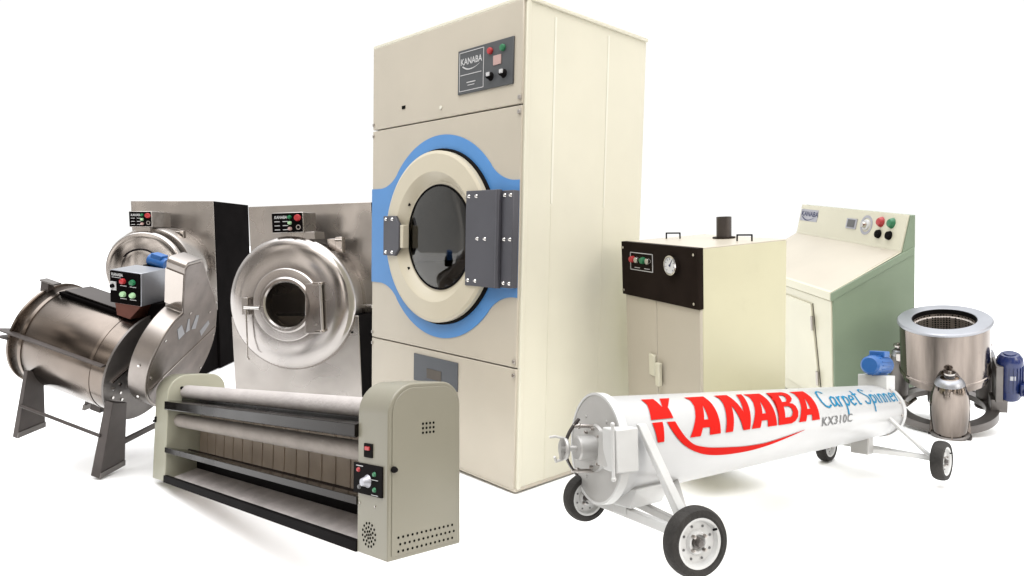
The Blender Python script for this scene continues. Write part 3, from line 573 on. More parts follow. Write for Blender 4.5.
# ================================================================== drum dyeing machine
def dye():
    Ld, R, zc, Rf = .518, .2466, .4469, .2675
    empty('drum_dyeing_machine', 'dyeC', 'horizontal polished drum washer on wedge legs with belt guard, at the far left', 'washing machine')
    drum = build(MB().lathe([(0, -.012), (R*.96, -.012), (R, 0), (R, Ld), (0, Ld)], (0, 0, zc), 0, 128), 'drum', 'drumbrown', angle=50)
    for x in (.055, .425):
        build(MB().lathe([(R-.001, x-.008), (R+.002, x-.008), (R+.002, x+.008), (R-.001, x+.008)], (0, 0, zc), 0, 128, closed=True), 'drum_band', 'drumbrown', drum)
    build(MB().lathe([(R, -.008), (R+.008, -.008), (R+.008, .002), (R, .002)], (0, 0, zc), 0, 128, closed=True), 'end_rim', 'drumbrown', drum)
    ef = build(MB().lathe([(0, Ld-.0), (Rf, Ld-.0), (Rf, Ld+.010), (0, Ld+.010)], (0, 0, zc), 0, 96), 'end_flange', 'castiron')
    a = R_(14)
    yy, zz = -(R+.012)*math.cos(a), zc+(R+.012)*math.sin(a)
    # splash ledge across the front, wedge bolts at its end
    build(MB().hexa([(-.075, yy-.014, zz-.004), (Ld-.02, yy-.008, zz-.004), (Ld-.02, yy+.03, zz-.004), (-.03, yy+.03, zz-.004), (-.075, yy-.014, zz+.003), (Ld-.02, yy-.008, zz+.003), (Ld-.02, yy+.03, zz+.006), (-.03, yy+.03, zz+.006)]), 'drum_ledge', 'legsteel', bevel=.001)
    build(MB().hexa([(-.06, yy-.020, zz-.036), (.0, yy-.010, zz-.034), (.0, yy+.03, zz-.030), (-.03, yy+.03, zz-.030), (-.06, yy-.020, zz-.030), (.0, yy-.010, zz-.028), (.0, yy+.03, zz-.024), (-.03, yy+.03, zz-.024)]), 'ledge_tab', 'legsteel')
    # loading hatch on top
    a = R_(83); hx = MB()
    def onr(x, ang, dr): return (x, -(R+dr)*math.cos(R_(ang)), zc+(R+dr)*math.sin(R_(ang)))
    hx.hexa([onr(.07, 72, .002), onr(.47, 72, .002), onr(.47, 112, .002), onr(.07, 112, .002), onr(.07, 72, .020), onr(.47, 72, .020), onr(.47, 112, .020), onr(.07, 112, .020)])
    hb = build(hx, 'hatch_frame', 'blackm', bevel=.002)
    build(MB().hexa([onr(.09, 76, .020), onr(.45, 76, .020), onr(.45, 108, .020), onr(.09, 108, .020), onr(.09, 76, .026), onr(.45, 76, .026), onr(.45, 108, .026), onr(.09, 108, .026)]), 'hatch_cover', 'legsteel', hb)
    br = build(MB().box(-.030, .012, -.085, -.05, zc+R-.02, zc+R+.035), 'valve_bracket', 'legsteel', bevel=.002)
    build(MB().box(-.036, .045, -.088, -.046, zc+R+.030, zc+R+.037), 'valve_cap', 'castiron', br)
    # holes at flange
    pl = build(MB().prism([(-.22, .43), (-.02, .53), (-.02, .538), (-.222, .440)], 0, Ld+.010, Ld+.020), 'flange_strip', 'steelp', ef)
    hl = MB()
    for i, (y, z) in enumerate(((-.205, .395), (-.165, .405), (-.12, .42), (-.20, .35), (-.155, .36), (-.11, .375), (-.185, .31), (-.14, .32))):
        hl.disc((Ld+.010, y, z), .007, 0, .004, 10)
    build(hl, 'flange_rivets', 'chrome', ef)
    build(MB().box(Ld+.010, Ld+.014, -.17, -.13, .25, .27).box(Ld+.010, Ld+.014, -.155, -.145, .225, .285), 'flange_mark', 'chrome', ef)
    build(MB().rod((Ld, .0, zc), (.60, .0, zc), .05), 'axle_shaft', 'castiron')
    # legs: folded wedge plates, two per frame
    for xf, xb in ((.094, .120), (.530, .578)):
        for s in (-1, 1):
            zb = .02 if xf < .3 else -.02
            m = MB().hexa([(xf, s*.269, zb), (xb, s*.269, zb), (xb, s*.115, zb), (xb-.008, s*.115, zb),
                           (xf+.008, s*.255, .36), (xb, s*.255, .36), (xb, s*.165, .33), (xb-.008, s*.165, .33)])
            lg = build(m, 'leg', 'legsteel', bevel=.002)
            build(MB().hexa([(xf+.002, s*.269, zb), (xb+.003, s*.269, zb), (xb+.003, s*.115, zb), (xb-.012, s*.115, zb),
                           (xf+.002, s*.267, zb+.03), (xb+.003, s*.267, zb+.03), (xb+.003, s*.119, zb+.03), (xb-.012, s*.119, zb+.03)]), 'foot_plate', 'castiron', lg)
    for s in (-1, 1):
        build(MB().rod((.11, s*.262, .185), (.545, s*.262, .185), .008), 'cross_bar', 'legsteel')
    build(MB().box(.56, .575, -.15, .15, .10, .125), 'cross_brace', 'legsteel')
    build(MB().box(.30, .36, -.06, .0, .155, .21), 'drain_valve', 'legsteel', bevel=.004)
    # belt guard: round case with an arm that narrows upward
    global PRE
    PRE = Matrix.Translation((.652, .012, .563)) @ Matrix.Rotation(R_(5), 4, 'Y') @ Matrix.Rotation(R_(5), 4, 'Z') @ Matrix.Rotation(R_(10), 4, 'X')
    gr = .265; x0, x1 = -.045, .045; poly = []
    for t in range(-258, 13, 6): poly.append((gr*math.cos(R_(t)), gr*math.sin(R_(t))))
    poly += [(.245, .15), (.20, .25), (.14, .34)]+arc(.020, .475, .035, 25, 90, 5)+arc(-.062, .498, .026, 95, 175, 5)
    gd = build(MB().prism(poly, 0, x0, x1), 'belt_guard', 'guard', bevel=.004)
    inner = [(p[0]*.955, p[1]*.97) for p in poly]
    build(MB().prism(inner, 0, x1, x1+.003), 'guard_face', 'guardf', gd)
    build(MB().hexa([(x0+.002, -.065, .285), (x1-.002, -.065, .285), (x1-.002, -.055, .285), (x0+.002, -.055, .285), (x0+.002, -.091, .47), (x1-.002, -.091, .47), (x1-.002, -.08, .47), (x0+.002, -.08, .47)]), 'flank_plate', 'steelp', gd)
    for (a0, a1) in ((62, 78), (84, 96), (20, 38), (100, 118)):
        pts = [(.135*math.cos(R_(a)), .135*math.sin(R_(a))) for a in (a0, a1)]+[(.205*math.cos(R_(a)), .205*math.sin(R_(a))) for a in (a1-3, a0+6)]
        build(MB().prism(pts, 0, x1+.003, x1+.005), 'guard_window', 'alu', gd)
    build(MB().bar((x1+.004, -.235, -.065), (x1+.004, .245, .045), .004, .005, (1, 0, 0)), 'guard_seam', 'steelp', gd)
    for a in range(0, 360, 45):
        build(MB().disc((x1+.003, .235*math.cos(R_(a)), .235*math.sin(R_(a))), .006, 0, .004, 8), 'bolt', 'chrome', gd)
    for z in (-.12, .06): build(MB().disc((x0+.045, -math.sqrt(gr*gr-z*z)-.001, z), .006, 1, -.004, 8), 'bolt', 'chrome', gd)
    PRE = Matrix.Identity(4)
    # control box on a bracket
    PRE = Matrix.Translation((.443, -.03, .840)) @ Matrix.Rotation(R_(-10), 4, 'Y') @ Matrix.Translation((-.4525, .03, -.8525))
    cb = build(MB().box(.372, .533, -.11, .05, .775, .930), 'control_box', 'alu', bevel=.003)
    # front plate looks toward -y
    f = build(MB().box(.376, .529, -.118, -.108, .779, .926), 'control_panel', 'blackm', cb, bevel=.001)
    y = -.1195
    for x, z, m, l in ((.447, .885, 'redb', 'red push button'), (.497, .885, 'greenb', 'green push button'), (.447, .825, 'greenl', 'lit pale green button, left'), (.497, .825, 'greenl', 'lit pale green button, right')):
        build(MB().lathe([(0, -.018), (.011, -.015), (.0135, -.006), (.0135, 0)], (x, -.118, z), 1, 18), 'push_button', m, f, label=l)
    build(MB().box(.379, .410, y-.003, -.117, .838, .878), 'key_plate', 'ink', f)
    build(MB().lathe([(0, -.014), (.008, -.012), (.010, 0)], (.394, -.122, .858), 1, 14), 'key_switch', 'black', f)
    build(flat_text('KANABA', .020, lambda u, v: (.386+u*.75, y, .905+v), bold=.0004), 'brand_lettering', 'ink', f)
    pr = MB().box(.386, .435, y, -.117, .897, .899)
    for x, z in ((.447, .862), (.497, .862), (.447, .802), (.497, .802)): pr.box(x-.016, x+.016, y, -.117, z, z+.003)
    build(pr, 'print_lines', 'ink', f)
    PRE = Matrix.Identity(4)
    build(MB().hexa([(.40, -.09, .69), (.47, -.09, .69), (.50, .04, .69), (.40, .04, .69), (.37, -.09, .776), (.52, -.09, .776), (.54, .06, .776), (.37, .06, .776)]), 'box_bracket', 'redbrown', bevel=.002)
    build(MB().hexa([(.50, -.02, .70), (.60, -.06, .70), (.62, .08, .70), (.50, .08, .70), (.53, -.04, .776), (.60, -.04, .80), (.60, .08, .80), (.53, .08, .776)]), 'arm_bracket', 'blackm')
    mt = build(MB().rod((.345, .15, .915), (.44, .15, .915), .030, n=24), 'motor', 'motorl')
    build(MB().box(.36, .42, .125, .175, .93, .955), 'terminal_box', 'motorl', mt, bevel=.003)
    build(MB().box(.34, .45, .11, .19, .84, .89), 'motor_base', 'blackm', mt)
dye()

# ================================================================== carpet spinner
def spinner():
    zc = .2761; Lx = 2.055
    empty('carpet_spinner', 'spinner', 'long white carpet spinner tube with big red lettering on a wheeled frame', 'carpet spinner')
    RA, RB = .141, .119
    def RR(x): return RA+(RB-RA)*x/Lx
    tm = MB(); nn = 128; tt = math.tan(R_(21))
    for j in range(nn):
        a = 2*PI*j/nn; y, z = math.cos(a), math.sin(a)
        for x, r in ((y*RA*tt, RA), (.2, RR(.2)), (Lx, RB), (Lx+.012, RB*.97)): tm.v.append((x, y*r, zc+z*r))
    for j in range(nn):
        k = (j+1) % nn
        for i in range(3): tm.f.append((4*j+i, 4*k+i, 4*k+i+1, 4*j+i+1))
    tm.f.append(tuple(4*j+3 for j in range(nn)))
    tb = build(tm, 'tube', 'tube')
    def S(u, ang, h=.0015):
        r = RR(u)+h; return (u, -r*math.cos(R_(ang)), zc+r*math.sin(R_(ang)))
    # rear end ring with bolts
    er = build(MB().lathe([(RB-.002, Lx-.03), (RB+.006, Lx-.03), (RB+.006, Lx+.004), (RB-.002, Lx+.004)], (0, 0, zc), 0, 96, closed=True), 'rear_ring', 'tube', tb)
    for a in range(-60, 100, 28): build(MB().ball((Lx-.045, -(RB+.003)*math.cos(R_(a)), zc+(RB+.003)*math.sin(R_(a))), .006, 8), 'bolt', 'steeld', tb)
    # front flange, turned a few degrees on the tube
    th = R_(-21); H = (math.cos(th), math.sin(th)*1.0, 0); U = (-math.sin(th), math.cos(th), 0)
    A = (U, (0, 0, 1), H); fc = (-.004, .0, zc)
    fl = build(MB().lathe([(0, -.010), (.146, -.010), (.149, -.006), (.149, .010), (.135, .014), (0, .014)], fc, A, 128), 'end_flange', 'silverp')
    build(MB().lathe([(.146, -.012), (.153, -.012), (.153, .012), (.146, .012)], fc, A, 128, closed=True), 'flange_rim', 'white', fl)
    build(MB().lathe([(0, -.018), (.062, -.018), (.066, -.010)], fc, A, 48), 'hub_plate', 'silverp', fl)
    hub = build(MB().lathe([(0, -.070), (.030, -.070), (.034, -.066), (.034, -.018), (.044, -.016)], (fc[0], fc[1]-.0, fc[2]), A, 40), 'bearing_hub', 'silverp')
    for i in range(8):
        a = 2*PI*i/8; p = Vector(fc)+Vector(U)*.053*math.cos(a)+Vector((0, 0, 1))*.053*math.sin(a)-Vector(H)*.018
        build(MB().lathe([(0, -.010), (.004, -.009), (.005, 0)], p, A, 10), 'bolt', 'steeld', fl)
    for a in (0.9, 2.2, 3.6, 5.2):
        p = Vector(fc)+Vector(U)*.10*math.cos(a)+Vector((0, 0, 1))*.10*math.sin(a)-Vector(H)*.010
        build(MB().lathe([(0, -.004), (.004, -.003), (.005, 0)], p, A, 8), 'rivet', 'silverp', fl)
    Hc = Vector(H); Uv = Vector(U); Z = Vector((0, 0, 1)); F = Vector(fc)
    # dark curved locking bar in front of the hub
    ys = .020
    pts = [F-Hc*(.094-.040*abs(t)**2)+Uv*ys+Z*(.078*t) for t in [i/8-1 for i in range(17)]]
    lb = MB()
    for a, b in zip(pts, pts[1:]): lb.bar(a, b, (.0055), .011, tuple(Uv))
    bar = build(lb, 'locking_bar', 'legsteel')
    for t in (-.80, .72):
        build(MB().rod(F-Hc*.072+Uv*(ys)+Z*(.082*t), F-Hc*.01+Uv*(ys-.01)+Z*(.082*t), .0055).ball(F-Hc*.055+Uv*ys+Z*(.082*t), .009, 10), 'tie_rod', 'steeld', bar)
    # hand wheel with two crank horns
    hw = build(MB().lathe([(.021, -.112), (.029, -.112), (.031, -.107), (.029, -.102), (.021, -.102)], fc, A, 32, closed=True), 'hand_wheel', 'silverp')
    build(MB().rod(F-Hc*.118, F-Hc*.06, .008), 'spindle', 'silverp', hw)
    build(MB().bar(F-Hc*.113-Z*.03, F-Hc*.113+Z*.03, .008, .012, tuple(Hc)), 'spoke', 'silverp', hw)
    build(MB().path([F-Hc*.108+Z*.028, F-Hc*.135+Z*.034, F-Hc*.150+Z*.031+Uv*.006], .0038), 'crank_horn', 'silverp', hw)
    build(MB().path([F-Hc*.108-Z*.028, F-Hc*.130-Z*.034, F-Hc*.138-Z*.020-Uv*.006], .0038), 'crank_horn', 'silverp', hw)
    # door latch housing at the near side of the flange
    bx = build(MB().hexa([(-.096, -.142, .240), (-.020, -.155, .240), (-.020, -.125, .240), (-.085, -.085, .240), (-.106, -.142, .352), (-.030, -.155, .356), (-.030, -.125, .356), (-.094, -.085, .352)]), 'latch_housing', 'white', bevel=.004)
    build(MB().rod((-.101, -.135, .228), (-.111, -.135, .362), .0045).ball((-.112, -.135, .366), .006, 10).ball((-.100, -.135, .226), .007, 10), 'hinge_pin', 'white', bx)
    build(MB().box(-.09, -.03, -.11, -.07, .25, .34), 'latch_block', 'silverp', bx, bevel=.003)
    # ---- frames
    def wheel(x, y, z, r, w, lab, th_=0, s=-1):
        yw = y
        Ax = ((math.cos(th_), math.sin(th_), 0), (0, 0, 1), (-math.sin(th_), math.cos(th_), 0))
        T = [(r*.70, -w*.42), (r*.78, -w*.5), (r*.93, -w*.46), (r*.985, -w*.28), (r, -w*.1), (r, w*.1), (r*.985, w*.28), (r*.93, w*.46), (r*.78, w*.5), (r*.70, w*.42)]
        ty = build(MB().lathe(T, (x, yw, z), Ax, 64, closed=True), 'wheel', 'rubber', label=lab)
        rim = build(MB().lathe([(0, -w*.12), (r*.20, -w*.12), (r*.24, -w*.30), (r*.30, -w*.30), (r*.36, -w*.12), (r*.58, -w*.16), (r*.64, -w*.40), (r*.715, -w*.44), (r*.715, w*.44), (r*.60, w*.30), (r*.3, w*.3), (0, w*.3)], (x, yw, z), Ax, 48), 'rim', 'white', ty)
        build(MB().lathe([(0, -w*.55), (r*.09, -w*.54), (r*.11, -w*.28), (r*.16, -w*.28), (r*.16, -w*.1)], (x, yw, z), Ax, 16), 'hub', 'castiron', ty)
        c = Vector((x, yw, z)); a1, a3 = Vector(Ax[0]), Vector(Ax[2])
        nb = MB()
        for i in range(4):
            a = PI/4+PI/2*i; nb.lathe([(0, -.010), (.004*r/.083, -.009), (.005*r/.083, 0)], c-a3*w*.28+(a1*math.cos(a)+Z*math.sin(a))*r*.27, Ax, 8)
        hl = MB()
        for i in range(8):
            a = PI/8+2*PI*i/8; hl.lathe([(0, -.0016), (r*.035, -.0015), (r*.04, 0)], c-a3*w*.155+(a1*math.cos(a)+Z*math.sin(a))*r*.48, Ax, 8)
        build(nb, 'wheel_nuts', 'steeld', ty); build(hl, 'rim_holes', 'greyt', ty)
        build(MB().rod(c-a3*w*.4+a1*r*.45+Z*r*.35, c-a3*w*.6+a1*r*.50+Z*r*.40, .003), 'valve', 'black', ty)
        return ty
    wheel(.0444, -.286, .0828, .0890, .046, 'large near front wheel', R_(-20))
    wheel(.0444, .085, .1151, .0690, .042, 'front wheel on the far side', R_(-18))
    wheel(1.9987, -.286, .0891, .0870, .052, 'rear wheel below the extractor')
    wheel(1.99, .215, .085, .084, .050, 'rear wheel on the far side, half hidden by the tube')
    build(MB().bar((.046, -.262, .0900), (.046, .075, .1180), .024, .026), 'front_axle', 'white', bevel=.003)
    build(MB().bar((.110, -.262, .084), (.150, .060, .120), .020, .022), 'front_axle_brace', 'silverp', bevel=.003)
    build(MB().rod((.046, -.30, .0828), (.046, -.22, .0920), .011), 'stub_axle', 'castiron')
    build(MB().hexa([(-.022, -.150, .362), (.012, -.150, .362), (.012, -.138, .362), (-.022, -.138, .362), (.050, -.262, .098), (.086, -.262, .098), (.086, -.235, .098), (.050, -.235, .098)]), 'side_strut', 'white', bevel=.003)
    build(MB().bar((.07, -.248, .105), (.24, -.09, .17), .018, .018), 'rear_brace', 'silverp', bevel=.002)
    build(MB().box(.030, .062, -.075, -.03, .10, .17), 'saddle_post', 'white', bevel=.003)
    build(MB().hexa([(.02, -.10, .125), (.16, -.10, .125), (.16, .05, .125), (.02, .05, .125), (.02, -.115, .18), (.19, -.115, .18), (.19, .06, .18), (.02, .06, .18)]), 'saddle', 'white', bevel=.003)
    build(MB().bar((1.99, -.262, .094), (1.99, .195, .105), .022, .024), 'rear_axle', 'white', bevel=.003)
    build(MB().hexa([(1.84, -.118, .27), (1.875, -.118, .27), (1.875, -.10, .27), (1.84, -.10, .27), (1.965, -.258, .100), (2.00, -.258, .100), (2.00, -.24, .100), (1.965, -.24, .100)]), 'side_strut', 'white', bevel=.003)
    build(MB().bar((1.83, -.04, .11), (1.98, -.25, .098), .020, .020), 'tow_brace', 'white', bevel=.003)
    build(MB().box(1.78, 1.84, -.06, .02, .095, .185), 'rear_saddle', 'silverp', bevel=.006)
    # motor on the rear of the tube
    global PRE
    PRE = Matrix.Translation((.15, 0, .0))
    build(MB().box(1.84, 1.95, -.06, .07, .375, .445), 'motor_mount', 'white', bevel=.003)
    mo = build(MB().lathe([(0, 1.79), (.035, 1.79), (.044, 1.80), (.047, 1.83), (.047, 1.97), (.042, 1.98), (0, 1.98)], (0, 0, .492), 0, 32), 'motor', 'motorl')
    fn = MB()
    for i in range(16):
        a = 2*PI*i/16; fn.bar((1.83, .0475*math.cos(a), .492+.0475*math.sin(a)), (1.96, .0475*math.cos(a), .492+.0475*math.sin(a)), .003, .006, (0, math.cos(a), math.sin(a)))
    build(fn, 'cooling_fins', 'motorl', mo)
    build(MB().box(1.88, 1.95, -.035, .035, .53, .56), 'terminal_box', 'motorl', mo, bevel=.004)
    PRE = Matrix.Identity(4)
    # ---- lettering: flared block capitals
    H0, H1 = 12., 71.
    def G(poly_list, x0, w, hh=.0022, shear=.100):
        mb = MB()
        for poly in poly_list:
            bm = bmesh.new(); vs = [bm.verts.new((x, y, 0)) for x, y in poly]
            f = bm.faces.new(vs); bmesh.ops.triangulate(bm, faces=[f])
            for i in range(1, 16):
                bmesh.ops.bisect_plane(bm, geom=bm.verts[:]+bm.edges[:]+bm.faces[:], plane_co=(0, i/16-.0003, 0), plane_no=(0, 1, 0))
            bm.verts.index_update(); 
            mb.add([S(x0+w*v.co.x+shear*v.co.y, H0+(H1-H0)*v.co.y, hh) for v in bm.verts], [tuple(v.index for v in f.verts) for f in bm.faces]); bm.free()
        return mb
    Ap = [[(0, 0), (.30, 0), (.345, .17), (.345, .30), (.38, .42), (.385, .42), (.47, .78), (.36, .86), (.30, 1), (.12, 1), (.18, .90)],
          [(.47, .78), (.56, .42), (.38, .42), (.345, .30), (.345, .17), (.60, .17), (.64, 0), (1.02, 0), (.80, .55), (.66, 1), (.30, 1), (.36, .86)]]
    Ap = [[(0, 0), (.29, 0), (.33, .18), (.62, .18), (.66, 0), (1.0, 0), (.70, 1), (.16, 1), (.24, .88)]]
    # A with a counter: split in four pieces round the hole
    def Ash():
        return [[(0, 0), (.34, 0), (.37, .16), (.41, .33), (.455, .70), (.40, 1), (.0, 1), (.13, .88), (.17, .68), (.13, .4)],
                [(.37, .16), (.61, .16), (.555, .33), (.41, .33)],
                [(.61, .16), (.64, 0), (1.02, 0), (.90, .40), (.80, .70), (.66, 1), (.40, 1), (.455, .70), (.555, .33)]]
    Nsh = [[(0, 0), (.29, 0), (.29, .62), (.22, 1), (-.16, 1), (-.04, .88), (.0, .7)], [(.22, 1), (.29, .62), (.72, 0), (.72, .42), (.36, 1)], [(.72, 0), (1.0, 0), (1.0, 1), (.76, 1), (.72, .42)]]
    Bsh = [[(0, 0), (.29, 0), (.29, .165), (.29, 1), (-.16, 1), (-.04, .90), (0, .72)],
           [(.29, 0), (.62, 0), (.80, .05), (.93, .15), (.95, .29), (.88, .44), (.76, .525), (.62, .55), (.56, .44), (.64, .40), (.68, .29), (.62, .19), (.52, .165), (.29, .165)],
           [(.29, .46), (.52, .455), (.56, .44), (.62, .55), (.74, .60), (.84, .69), (.84, .82), (.76, .93), (.60, 1), (.29, 1), (.29, .845), (.50, .845), (.57, .78), (.56, .67), (.48, .60), (.29, .60)]]
    for nm, sh, x0, w in (('letter_A', Ash(), .240, .165), ('letter_N', Nsh, .436, .152), ('letter_A', Ash(), .600, .172), ('letter_B', Bsh, .786, .158), ('letter_A', Ash(), .944, .172)):
        build(G(sh, x0, w, .0028 if nm in ('letter_N', 'letter_B') else .0020), nm, 'red', tb, angle=60)
    # K: two pieces parted by a thin white gap, its leg runs on as a long swoosh
    def patch(poly):
        bm = bmesh.new(); f = bm.faces.new([bm.verts.new((x, a/400, 0)) for x, a in poly]); bmesh.ops.triangulate(bm, faces=[f])
        for q in range(0, 76, 4):
            bmesh.ops.bisect_plane(bm, geom=bm.verts[:]+bm.edges[:]+bm.faces[:], plane_co=(0, (q+.1)/400, 0), plane_no=(0, 1, 0))
        bm.verts.index_update(); r = ([S(v.co.x, v.co.y*400, .0022) for v in bm.verts], [tuple(v.index for v in f.verts) for f in bm.faces]); bm.free(); return r
    kk = MB()
    kk.add(*patch([(.122, 71), (.180, 71), (.174, 54), (.212, 71), (.262, 71), (.200, 53), (.190, 37.5), (.082, 37.5), (.118, 60)]))
    kk.add(*patch([(.080, 34), (.130, 34), (.110, 11.5), (.079, 11.5)]))
    build(kk, 'letter_K', 'red', tb, angle=60)
    Lo = [(.150, 33.5), (.157, 24), (.175, 14), (.20, 6), (.235, -1), (.275, -6.5), (.32, -11), (.38, -14.5), (.45, -16.8), (.53, -17.8), (.612, -17.6), (.70, -15.5), (.784, -12), (.88, -7), (.986, -.9)]
    Up = [(.190, 33), (.197, 24), (.213, 15), (.236, 8), (.262, 3), (.30, -.5), (.345, -3.3), (.40, -5.4), (.46, -7.2), (.535, -9.4), (.612, -10.4), (.70, -10.2), (.784, -8), (.88, -4.6), (.986, -.4)]
    def cr(P, n=5):
        o = []
        for i in range(len(P)-1):
            a, b, c, d = P[max(i-1, 0)], P[i], P[i+1], P[min(i+2, len(P)-1)]
            for j in range(n):
                t = j/n; o.append(tuple(.5*(2*b[k]+(c[k]-a[k])*t+(2*a[k]-5*b[k]+4*c[k]-d[k])*t*t+(3*b[k]-a[k]-3*c[k]+d[k])*t**3) for k in (0, 1)))
        return o+[P[-1]]
    lo, up = cr(Lo), cr(Up); vs = []
    for p, q in zip(lo, up):
        for t in (0, .33, .67, 1): vs.append(S(p[0]+(q[0]-p[0])*t, p[1]+(q[1]-p[1])*t, .0022))
    fs = [(4*i+j, 4*i+j+1, 4*i+j+5, 4*i+j+4) for i in range(len(lo)-1) for j in range(3)]
    build(MB().add(vs, fs), 'letter_swoosh', 'red', tb, angle=60)
    # handwritten blue script: centre lines of each letter
    def bez(*p): return list(p)
    g = {
     'C': ([[(.52, .82), (.48, .95), (.36, 1.0), (.20, .90), (.08, .62), (.06, .32), (.16, .10), (.34, .02), (.52, .14)]], .56),
     'a': ([[(.36, .50), (.26, .58), (.12, .48), (.06, .24), (.14, .06), (.26, .10), (.36, .34)], [(.37, .56), (.36, .20), (.42, .04), (.48, .06)]], .48),
     'r': ([[(.08, .56), (.10, .0)], [(.10, .34), (.18, .52), (.30, .56)]], .34),
     'p': ([[(.08, .56), (.08, .2), (.05, -.42)], [(.08, .36), (.20, .56), (.34, .46), (.34, .20), (.22, .04), (.08, .12)]], .42),
     'e': ([[(.08, .30), (.34, .36), (.32, .52), (.20, .58), (.08, .44), (.06, .18), (.18, .02), (.36, .12)]], .40),
     't': ([[(.18, .92), (.14, .30), (.18, .06), (.30, .04)], [(.02, .62), (.34, .66)]], .34),
     ' ': ([], .26),
     'S': ([[(.46, .84), (.36, 1.0), (.20, .96), (.14, .80), (.24, .62), (.40, .44), (.42, .20), (.28, .02), (.10, .06), (.04, .20)]], .50),
     'i': ([[(.08, .56), (.08, .06), (.16, .02)], [(.08, .78), (.09, .82)]], .22),
     'n': ([[(.06, .56), (.08, .0)], [(.08, .36), (.18, .56), (.30, .50), (.32, .04), (.38, .02)]], .42),
    }
    word = 'Carpet Spinner'; tot = sum(g[c][1] for c in word); x = 0; Xa, Xb = 1.190, 2.030; pl = []
    for c in word:
        for st in g[c][0]: pl.append([(x+a, b) for a, b in st])
        x += g[c][1]
    sx = (Xb-Xa)/tot
    def SF(u, v): return S(Xa+u*sx+.02*v, 29.5+v*38-2*u/tot, .002)
    build(strokes(pl, .085, SF), 'script_lettering', 'bluet', tb, angle=60)
    vs, fs, w = text_mesh('KX310C', 1.0, shear=.15, bold=.012, spacing=1.1, cuts=8)
    build(MB().add([S(1.132+u/w*.295+.01*v, .5+v*20.5, .002) for u, v in vs], fs), 'model_lettering', 'greyt', tb, angle=60)
spinner()

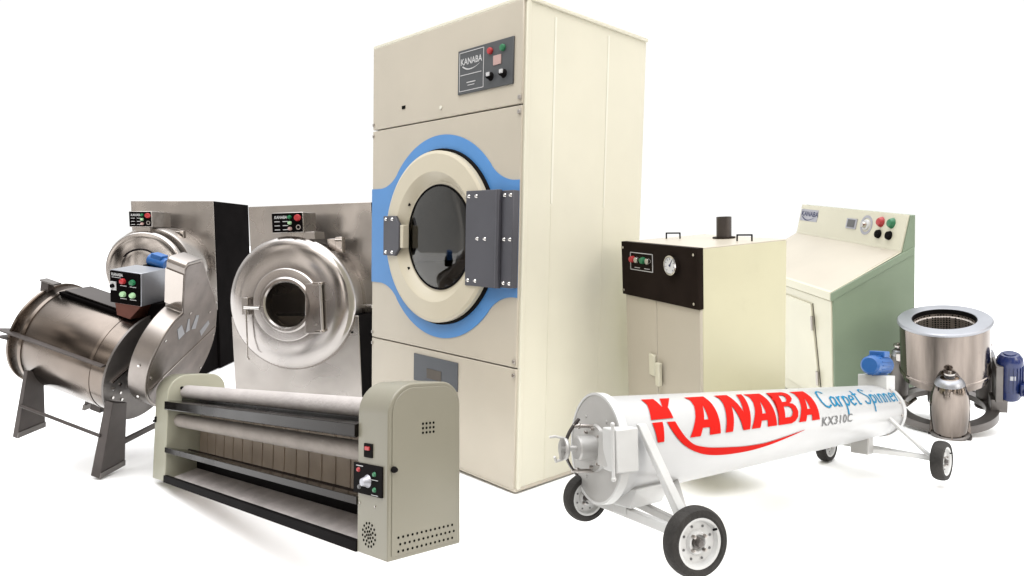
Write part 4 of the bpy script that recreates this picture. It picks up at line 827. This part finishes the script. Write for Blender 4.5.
# ================================================================== centrifugal extractor
def extractor():
    Rt, ri, zt, zb, rb, bz = .2337, .1563, .6096, .248, .2571, .040
    empty('hydro_extractor', 'extr', 'round polished open top spin extractor on a three footed ring base with blue motor', 'spin extractor')
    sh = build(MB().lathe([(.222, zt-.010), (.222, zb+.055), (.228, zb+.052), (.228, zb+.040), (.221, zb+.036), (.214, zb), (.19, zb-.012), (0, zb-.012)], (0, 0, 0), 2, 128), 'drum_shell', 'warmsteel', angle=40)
    build(MB().lathe([(ri, zt-.012), (ri, zt-.004), (ri+.004, zt), (Rt-.006, zt-.002), (Rt, zt-.008), (Rt, zt-.018), (Rt-.004, zt-.022), (ri+.004, zt-.020)], (0, 0, 0), 2, 128, closed=True), 'top_ring', 'alu')
    build(MB().lathe([(ri-.001, zt-.010), (ri-.001, zt-.045), (ri-.010, zt-.05), (ri-.010, zb+.02), (0, zb+.02)], (0, 0, 0), 2, 96), 'basket', 'basket')
    build(MB().lathe([(ri-.002, zt-.004), (ri+.002, zt-.002), (ri+.002, zt-.030), (ri-.002, zt-.030)], (0, 0, 0), 2, 96, closed=True), 'basket_lip', 'black')
    build(MB().lathe([(0, .10), (.03, .10), (.045, .04), (.05, 0)], (0, 0, zb+.02), 2, 32), 'basket_cone', 'steeld')
    # ring base
    rg = build(MB().lathe([(rb-.055, bz-.016), (rb-.055, bz+.020), (rb+.004, bz+.020), (rb+.004, bz-.016)], (0, 0, 0), 2, 128, closed=True), 'base_ring', 'castiron', bevel=.003)
    build(MB().lathe([(rb-.002, bz-.024), (rb+.010, bz-.024), (rb+.010, bz+.024), (rb-.002, bz+.024)], (0, 0, 0), 2, 128, closed=True), 'ring_lip', 'castiron', rg)
    build(MB().disc((0, 0, .09), .085, 2, .165, 40).disc((0, 0, .05), .05, 2, .05, 30), 'drive_housing', 'castiron')
    for a in (30, 150, 270):
        q = 1. if a == 270 else .55
        ca, sa = math.cos(R_(a)), math.sin(R_(a)); c = (rb*ca, rb*sa, 0)
        pad = MB().lathe([(0, -.0), (.092*q, -.0), (.095*q, .006), (.095*q, .018), (.088*q, .024), (0, .024)], (c[0], c[1], .012), 2, 48)
        ft = build(pad, 'foot', 'castiron')
        build(MB().lathe([(0, .0), (.105*q, .0), (.105*q, .010), (0, .010)], (c[0], c[1], .0), 2, 48), 'foot_plate', 'castiron', ft)
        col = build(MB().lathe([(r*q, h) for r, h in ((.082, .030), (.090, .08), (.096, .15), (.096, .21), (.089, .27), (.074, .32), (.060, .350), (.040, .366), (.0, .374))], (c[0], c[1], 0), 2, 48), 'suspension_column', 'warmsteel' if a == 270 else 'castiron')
        build(MB().lathe([(r*q, h) for r, h in ((.060, .326), (.0735, .326), (.069, .338), (.056, .356), (.02, .369), (0, .372))], (c[0], c[1], .002), 2, 40), 'column_cap', 'alu', col)
        build(MB().rod((c[0], c[1], .36), (c[0], c[1], .405), .009).disc((c[0], c[1], .385), .028, 2, .010, 16), 'spring_bolt', 'steel', col)
        t = Vector((-sa, ca, 0)); o = Vector((ca, sa, 0)); C = Vector(c)
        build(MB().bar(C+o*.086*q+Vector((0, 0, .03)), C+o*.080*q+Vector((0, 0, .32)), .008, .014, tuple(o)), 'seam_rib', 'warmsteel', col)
        for s in ((-1, 1) if a == 270 else ()):
            build(MB().hexa([C+t*s*.075+Vector((0, 0, .03)), C+t*s*.098+Vector((0, 0, .03)), C+t*s*.098+o*.012+Vector((0, 0, .03)), C+t*s*.075+o*.012+Vector((0, 0, .03)),
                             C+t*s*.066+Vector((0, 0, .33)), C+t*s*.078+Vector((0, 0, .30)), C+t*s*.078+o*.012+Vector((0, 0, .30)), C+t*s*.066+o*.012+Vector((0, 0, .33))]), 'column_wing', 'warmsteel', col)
            build(MB().disc(tuple(C+t*s*.05+o*.06+Vector((0, 0, .034))), .009, 2, .010, 8), 'bolt', 'black', ft)
    # side brackets from shell to columns
    for a in (30, 150, 270):
        ca, sa = math.cos(R_(a)), math.sin(R_(a))
        build(MB().bar((ca*.20, sa*.20, .33), (ca*.25, sa*.25, .33), .10, .05), 'shell_bracket', 'steel', bevel=.004)
    build(MB().box(-.06, .06, .20, .235, .30, .60), 'rear_post', 'black', bevel=.004)
    # brake handle at the left
    build(MB().path([(-.15, -.10, .15), (-.20, -.15, .13), (-.215, -.16, .16)], .010), 'brake_lever', 'steelp')
    # motor
    c = Vector((.312, .0, .0)); 
    mo = build(MB().lathe([(0, .120), (.050, .120), (.058, .135), (.058, .18), (.064, .185), (.064, .345), (.060, .370), (.045, .392), (0, .398)], c, 2, 48), 'motor', 'motor')
    fn = MB()
    for i in range(22):
        a = 2*PI*i/22; p = c+Vector((math.cos(a)*.065, math.sin(a)*.065, .19)); fn.bar(p, p+Vector((0, 0, .14)), .004, .008, (math.cos(a), math.sin(a), 0))
    build(fn, 'cooling_fins', 'motor', mo)
    build(MB().box(.350, .405, -.075, -.02, .165, .235).rod((.38, -.07, .19), (.38, -.095, .19), .02), 'terminal_box', 'motor', mo, bevel=.006)
    build(MB().lathe([(0, .402), (.030, .400), (.032, .392)], c, 2, 24), 'motor_top', 'motor', mo)
    build(MB().box(.24, .275, -.06, .06, .12, .34), 'motor_bracket', 'castiron', bevel=.003)
    build(MB().box(.22, .30, -.05, .05, .05, .13), 'bracket_foot', 'castiron', bevel=.003)
    pl = build(MB().box(.300, .330, -.0655, -.063, .26, .285), 'rating_plate', 'alu', mo)
extractor()
